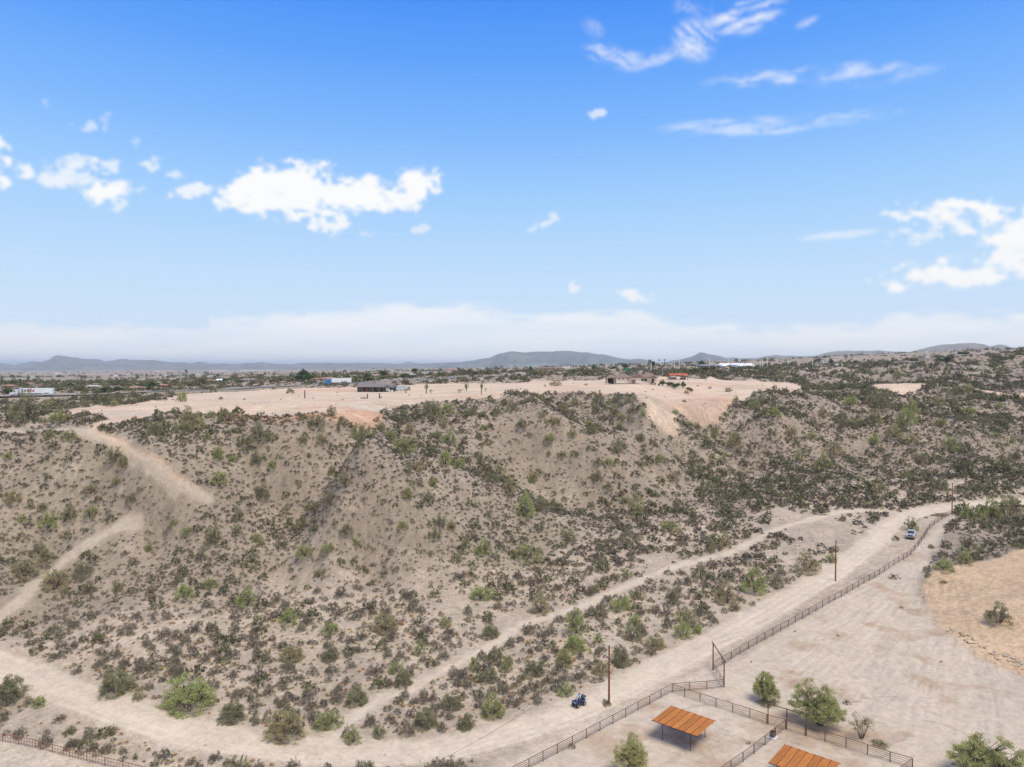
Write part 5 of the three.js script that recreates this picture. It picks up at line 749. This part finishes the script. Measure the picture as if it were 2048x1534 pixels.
// ---------------------------------------------------------------- the country behind the highway
const wallsC = [M(0.62, 0.55, 0.46), M(0.5, 0.4, 0.31), M(0.7, 0.68, 0.64), M(0.42, 0.3, 0.22), M(0.58, 0.42, 0.33)], roofsC = [M(0.3, 0.17, 0.12), M(0.26, 0.21, 0.18), M(0.42, 0.4, 0.39), M(0.66, 0.67, 0.68), M(0.2, 0.15, 0.13)];
function house(label, px, d, wpx, hpx, wc, rc, flat, group = 'houses of the plain behind the highway', name = 'house') {
  const p = at(px, d), w = wpx / F * d, h = hpx / F * d, o = thing(name, label, 'house', p, ((px * 7) % 10 - 5) * 0.04, group), dp = Math.min(w * 0.6, 12), wh = flat ? h : h * 0.62;
  part('wall', sbox(w, wh + 1, dp, 0, -1, 0), wallsC[wc], o);
  if (flat) part('roof', sbox(w + 0.6, 0.35, dp + 0.6, 0, wh, 0), roofsC[rc], o); else part('roof', hipRoof(w + 1.2, dp + 1.2, h - wh, Math.min(w * 0.3, dp * 0.5)).translate(0, wh + 0.1, 0), roofsC[rc], o);
  if (d < 1400) { const n = Math.max(2, Math.round(w / 5)); for (let k = 0; k < n; k++) windowOn(o, 1.4, 1.1, (k + 0.5) / n * w - w / 2, wh * 0.55, dp / 2 + 0.02); part('door', sbox(1, Math.min(2.1, wh * 0.85), 0.1, w * 0.5 / n + w / n * 0 - 0.2 + (n % 2 ? w / n * 0.5 : 0), 0, dp / 2 + 0.02), trimD, o); }
  return o;
}
for (const a of [
  ['long brown roofed house among trees beside the highway', 268, 470, 40, 8, 1, 0], ['small brown roofed house next to the long one behind trees', 326, 476, 20, 7, 3, 0], ['grey roofed house behind the highway shrubs', 187, 500, 24, 6, 0, 2], ['tan house with reddish roof near three palms', 18, 560, 22, 7, 4, 0], ['pale blue roofed low building behind the lettered truck', 86, 540, 20, 5, 2, 3, true], ['pinkish house with tiled roof behind the lettered truck', 54, 600, 24, 7, 4, 0],
  ['pinkish long house with flat tiled roof beside the tall palm', 341, 640, 24, 7, 4, 0], ['low brown house right of the tall palm', 362, 600, 26, 5, 3, 1], ['white cottage left of the yellow building', 423, 620, 12, 6, 2, 0], ['yellowish building with dark trees beside it', 440, 640, 19, 8, 0, 3], ['cream bungalow with veranda near the dark fence', 500, 610, 36, 7, 2, 1], ['dark brown low house near the highway bend', 536, 560, 40, 6, 3, 4, true],
  ['long house with orange tile roof under the pine trees', 651, 545, 50, 8, 1, 0], ['small orange roofed house right of the blue truck', 700, 560, 16, 6, 4, 0], ['grey house between trees left of the saguaros', 822, 760, 18, 5, 1, 2], ['tan hillside house with big windows', 901, 1080, 22, 7, 0, 0], ['white walled house on the small hill', 860, 1000, 20, 5, 2, 3, true], ['little pointed house near the highway curve', 871, 760, 8, 7, 4, 1], ['low cream house above the highway curve', 980, 900, 30, 4, 0, 2, true],
  ['long low building with rust roof beyond the yellow sign', 1100, 860, 58, 4, 1, 0], ['red barn like building above the highway', 1201, 880, 20, 7, 4, 0], ['long tan walled building beside the green sign', 1225, 900, 50, 4, 0, 1, true], ['grey house beneath the tall dark tree', 1304, 840, 26, 6, 1, 2], ['small pale house on the slope left of the red barn', 1130, 1250, 16, 4, 2, 1], ['white trailer home below the fuel station', 1494, 640, 22, 6, 2, 3, true],
  ['white roofed building left of the box truck', 1651, 780, 16, 5, 2, 3, true], ['pink flat roofed house with deep porch on the scrub hill', 1862, 600, 38, 8, 4, 3, true], ['white garage beside the pink flat roofed house', 1826, 604, 15, 5, 2, 3, true], ['long white trailer home on the scrub hill', 1918, 640, 30, 7, 2, 3, true], ['low white house on the ridge behind the trailer home', 1862, 900, 16, 4, 2, 3, true], ['grey low house right of the cypress like trees', 1955, 820, 20, 5, 1, 2], ['tan low house at the crest of the scrub hill', 2010, 860, 20, 4, 0, 1, true], ['small cream house on the far right ridge', 1757, 1300, 18, 4, 0, 2, true],
]) house(...a);
{ const r = RNG(88); for (let i = 0; i < 70; i++) { const px = i < 48 ? -20 + r() * 720 : 700 + r() * 1340, d = i < 48 ? 1100 + r() * 2600 : 1000 + r() * 1600; house(i < 48 ? 'small pale building of the valley town below the blue range' : 'small pale house dotted on the far scrub slopes', px, d, (12 + 20 * r()) * 700 / d + 2, (4 + 2 * r()) * 700 / d + 0.8, [0, 2, 2, 4, 1][r() * 5 | 0], r() * 5 | 0, r() < 0.5, i < 48 ? 'buildings of the valley town' : 'houses on the far slopes'); }
  for (let i = 0; i < 12; i++) house('long white warehouse in the valley town', 290 + i * 24 + r() * 14, 3300 + r() * 700, 14 + r() * 26, 2.0, 2, 3, true, 'warehouses of the valley town', 'warehouse'); }
{ // fuel station
  const steel = M(0.78, 0.8, 0.83, 0.5), p = at(1418, 745), o = thing('fuel_canopy', 'white fuel station canopy over the pumps', 'canopy', p, 0.1); part('roof', sbox(24, 1.1, 14, 0, 4.6, 0), steel, o); part('stripe', sbox(24.1, 0.3, 14.1, 0, 4.9, 0), M(0.1, 0.22, 0.5), o); for (const x of [-9, -3, 3, 9]) { for (const z of [-4, 4]) part('column', sbox(0.5, 5, 0.5, x, -0.3, z), steel, o); part('pump', sbox(1, 1.8, 0.7, x + 0.9, 0, 0), M(0.3, 0.3, 0.32), o); }
  const s = thing('station_store', 'white fuel station store with gabled metal roof', 'store', at(1470, 765), 0.05); part('wall', sbox(34, 4, 16, 0, -0.5, 0), wallsC[2], s); part('roof', hipRoof(36, 18, 2.6, 0).translate(0, 3.6, 0), steel, s); for (let k = 0; k < 7; k++) windowOn(s, 3, 2, -14 + k * 4.6, 1.6, 8.03); part('arcade', sbox(36, 0.4, 3, 0, 3, 9.6), steel, s); for (let k = 0; k < 8; k++) part('arcade_post', sbox(0.3, 3.2, 0.3, -17 + k * 4.85, -0.2, 10.8), steel, s); part('sign', box(6, 1.2, 0.2, -4, 4.1, 10.2), M(0.1, 0.2, 0.5), s);
  for (const [px, d, col, l] of [[1360, 720, [0.05, 0.05, 0.06], 'dark car parked left of the fuel canopy'], [1372, 722, [0.5, 0.5, 0.52], 'silver car parked left of the fuel canopy'], [1445, 720, [0.6, 0.6, 0.62], 'pale car between canopy and store'], [1615, 790, [0.05, 0.05, 0.06], 'dark car on the station access road']]) car(l, at(px, d), 0.2, col);
  const bt = thing('box_truck', 'white box truck parked beyond the light poles', 'truck', at(1676, 700), 0.1), pb = glossy(0.75, 0.76, 0.78); part('cargo_box', sbox(7, 2.8, 2.5, 1, 0.9, 0), steel, bt); part('cab', extr([[-4.6, 0.5], [-4.7, 1.4], [-4.2, 2.4], [-2.6, 2.5], [-2.6, 0.5]], 2.3, 0.06), pb, bt); part('windscreen', extr([[-4.66, 1.45], [-4.2, 2.35], [-4.25, 2.37], [-4.74, 1.45]], 2.0), glassM, bt); for (const z of [-1, 1]) for (const x of [-3.6, 2.6]) wheel(bt, x, z, 0.48, 0.3, z);
  const pm = M(0.75, 0.76, 0.78, 0.6); for (const [px, d, h] of [[1302, 650, 9], [1349, 690, 11], [1358, 700, 10], [1369, 705, 9.5], [1419, 700, 12], [1520, 720, 12], [1525, 740, 11], [1534, 740, 10.5], [1555, 760, 10], [1576, 770, 10.5], [1625, 700, 11], [1478, 735, 12]]) { const q = thing('light_pole', 'tall pale street light pole along the highway junction', 'lamp post', at(px, d), 0, 'street light poles of the highway junction'); part('mast', cyl(0.36, 0.28, h, 8), pm, q); part('arm', bar([0, h - 0.1, 0], [-2.2, h + 0.3, 0], 0.1), pm, q); part('lamp_head', sbox(0.9, 0.16, 0.4, -2.5, h + 0.24, 0), pm, q); }
  const an = thing('radio_mast', 'thin tall antenna mast beside the fuel station', 'mast', at(1457, 800)); part('mast', cyl(0.3, 0.1, 22, 6), pm, an); part('dish', new THREE.SphereGeometry(0.6, 8, 6).translate(0.5, 14, 0), pm, an);
  for (const [px, d, h, l] of [[1744, 560, 10, 'wooden power pole on the scrub slope'], [510, 560, 9, 'wooden power pole near the dark low house'], [990, 640, 9, 'wooden power pole by the highway curve'], [1490, 600, 9, 'wooden power pole below the station store'], [1523, 560, 9, 'wooden power pole behind the mesa pad'], [1547, 590, 8, 'wooden power pole between two light poles']]) { const q = thing('power_pole', l, 'utility pole', at(px, d)); part('shaft', cyl(0.22, 0.16, h, 7), barkMat, q); part('crossarm', box(2.4, 0.16, 0.16, 0, h - 0.6, 0), barkMat, q); }
  const lt = thing('lattice_tower', 'grey lattice power tower on the scrub ridge', 'tower', at(1853, 760)); for (const [x, z] of [[-1.6, -1.6], [1.6, -1.6], [1.6, 1.6], [-1.6, 1.6]]) part('leg', bar([x, -1, z], [x * 0.2, 14, z * 0.2], 0.12, 5), pm, lt); for (let k = 0; k < 5; k++) { const a = 1.6 - k * 0.26, b = a - 0.26, y = k * 2.8; part('brace', [bar([-a, y, a], [b, y + 2.8, b], 0.06, 4), bar([a, y, a], [-b, y + 2.8, b], 0.06, 4)], pm, lt); } part('crossarm', box(7, 0.3, 0.3, 0, 12.5, 0), pm, lt); part('crossarm', box(5, 0.3, 0.3, 0, 10.5, 0), pm, lt);
  const gs = thing('road_sign', 'large green highway sign on two posts', 'sign', at(1254, 690)); part('panel', sbox(4.6, 2.2, 0.1, 0, 2.4, 0), M(0.01, 0.22, 0.12), gs); for (const x of [-1.5, 1.5]) part('post', bar([x, -0.3, -0.1], [x, 4.5, -0.1], 0.08), pm, gs);
  const ys = thing('road_sign', 'yellow warning sign on a post beside the highway', 'sign', at(1105, 610)); part('panel', box(1.3, 1.3, 0.05, 0, 3, 0).rotateZ(0), M(0.75, 0.5, 0.03), ys); part('post', bar([0, -0.3, -0.05], [0, 2.5, -0.05], 0.06), pm, ys);
}
// trees of the plain
const darkG = leafMat(0.07, 0.1, 0.042), midG = leafMat(0.1, 0.145, 0.05), paleG = leafMat(0.16, 0.18, 0.08), yelG = leafMat(0.16, 0.205, 0.06);
function farTree(label, px, d, wpx, hpx, mat, P, group = 'trees behind the highway') { const p = at(px, d), w = wpx / F * d; P.crown.computeBoundingBox(); putPlant('tree', label, 'tree', group, P, p.x, d, w, mat, barkDark, px % 6, (hpx / F * d) / (w * P.crown.boundingBox.max.y)); }
{ const FT = [[213, 440, 30, 13, midG], [236, 446, 26, 13, darkG], [254, 448, 24, 11, midG], [297, 452, 15, 9, darkG], [306, 460, 28, 12, midG], [401, 560, 27, 13, darkG], [162, 460, 13, 8, midG], [119, 450, 22, 9, paleG], [15, 430, 20, 12, midG], [196, 440, 22, 10, paleG], [604, 560, 34, 22, darkG], [618, 550, 26, 18, midG], [637, 565, 22, 12, midG], [697, 570, 20, 15, midG], [711, 575, 26, 14, midG], [734, 570, 17, 14, darkG], [672, 560, 26, 8, paleG], [810, 620, 24, 11, midG], [822, 600, 24, 10, darkG], [736, 540, 30, 8, paleG], [830, 1000, 16, 10, darkG], [852, 1000, 7, 8, darkG], [1060, 740, 17, 15, darkG], [1187, 860, 9, 12, darkG], [1228, 860, 20, 9, darkG], [1251, 850, 15, 9, darkG], [1145, 660, 26, 10, midG], [1173, 680, 12, 8, darkG], [1306, 800, 11, 12, darkG], [1402, 820, 20, 14, darkG], [1267, 840, 12, 8, midG], [1388, 560, 30, 15, paleG], [1408, 570, 26, 14, paleG], [1470, 600, 22, 12, paleG], [1662, 760, 10, 12, darkG], [1710, 800, 11, 8, darkG], [1877, 590, 15, 10, midG], [1893, 570, 18, 12, darkG], [1932, 660, 14, 12, darkG], [1967, 640, 18, 11, darkG], [1869, 800, 18, 7, darkG], [1606, 800, 7, 7, darkG], [1180, 560, 26, 9, paleG], [1070, 560, 18, 8, paleG], [1030, 540, 20, 7, paleG], [1440, 560, 24, 10, paleG], [1350, 640, 20, 9, midG], [1500, 590, 24, 10, midG], [950, 640, 20, 7, midG], [880, 660, 24, 8, midG], [790, 600, 20, 8, yelG], [765, 590, 22, 10, yelG], [560, 600, 18, 8, midG], [480, 580, 20, 7, midG], [450, 600, 12, 10, darkG], [60, 470, 26, 9, midG], [330, 500, 12, 9, darkG], [380, 500, 16, 8, paleG], [140, 520, 20, 9, midG], [280, 540, 24, 9, midG], [350, 560, 20, 8, midG], [30, 620, 24, 9, midG], [100, 640, 26, 8, midG], [230, 600, 30, 8, midG]];
  const r = RNG(3); FT.forEach(([px, d, w, h, m], i) => farTree(m === darkG ? 'dark green rounded tree behind the highway' : m === midG ? 'mid green leafy tree behind the highway' : m === yelG ? 'bright yellow green tree behind the highway' : 'pale green desert tree behind the highway', px, d, w, h * 1.1, m, farP[i % 4]));
  farTree('tall grey green eucalyptus like tree behind the dark green house', 767, 600, 17, 20, leafMat(0.08, 0.095, 0.06), tallP[0], null); farTree('umbrella shaped pine above the orange roofed house', 610, 566, 26, 26, darkG, tallP[1], null); farTree('tall dark tree above the grey house', 1300, 830, 8, 18, darkG, tallP[0], null);
  for (const [px, d, h, l] of [[645, 560, 22, 'taller slim dark cypress beside the orange roofed house'], [651, 575, 17, 'shorter slim dark cypress beside the orange roofed house'], [1916, 690, 13, 'slim dark cypress behind the long white trailer home'], [1922, 690, 12, 'second slim cypress behind the long white trailer home'], [1937, 700, 12, 'slim cypress at the end of the white trailer home']]) farTree(l, px, d, h * 0.24, h, darkG, farP[2], null);
  const frond = (() => { const P = [], C = [], q = RNG(4), c = V3(0, 0, 0), a = V3(0, 0, 0), s = V3(0, 0, 0); for (let i = 0; i < 46; i++) { const t = q() * 6.28, e = q() * 2.2 - 1.0; a.set(Math.cos(t), e, Math.sin(t)).normalize(); s.set(-Math.sin(t), 0.3, Math.cos(t)); tri(P, null, C, c, a, s, 1.7 + q() * 0.5, 0.22, [0.9, 1, 0.9]); } return geoOf(P, C); })();
  for (const [px, d, h, l] of [[372, 640, 9.5, 'tall fan palm near the yellowish building'], [293, 690, 8, 'fan palm behind the long brown roofed house'], [56, 640, 6, 'short fan palm behind the lettered truck'], [40, 640, 5, 'low fan palm left of the short one'], [70, 650, 5, 'low fan palm right of the short one'], [1318, 1000, 8, 'distant fan palm left of the light poles'], [1329, 1010, 8, 'distant fan palm next to another one']]) { const p = at(px, d), o = thing('palm_tree', l, 'tree', p); part('trunk', cyl(0.26, 0.2, h, 7), barkMat, o); const f = part('crown', frond, midG, o); f.position.y = h; }
}
{ // far scrub and groves that read as one mass
  const r = RNG(17), L = [], L2 = []; for (let i = 0; i < 4500; i++) { const t = r(), d = 520 * Math.pow(9, t), u = (r() * 1.7 - 0.85), x = u * d; if (d < 900 && zs(roadDist, x, d) < 4) continue; const n = fbm(x / 130 + 4, d / 200, 3); if (n < -0.12 + 0.3 * r() - 0.15) continue; (r() < 0.22 && u < 0.35 ? L2 : L).push([x, d, (2.2 + 3 * r()) * (d > 1200 ? 1.9 : 1)]); }
  swarm('far_scrub', 'mass of scrub covering the far plain and slopes', [71, 72].map(s => miniGeo(s)), L, [[0.13, 0.125, 0.08], [0.115, 0.125, 0.07], [0.15, 0.13, 0.09]], 0.7); swarm('far_groves', 'far green groves between the valley houses', [73, 74].map(s => miniGeo(s)), L2, [[0.08, 0.11, 0.045], [0.1, 0.14, 0.05]], 1.1); }
renderer.render(scene, camera);
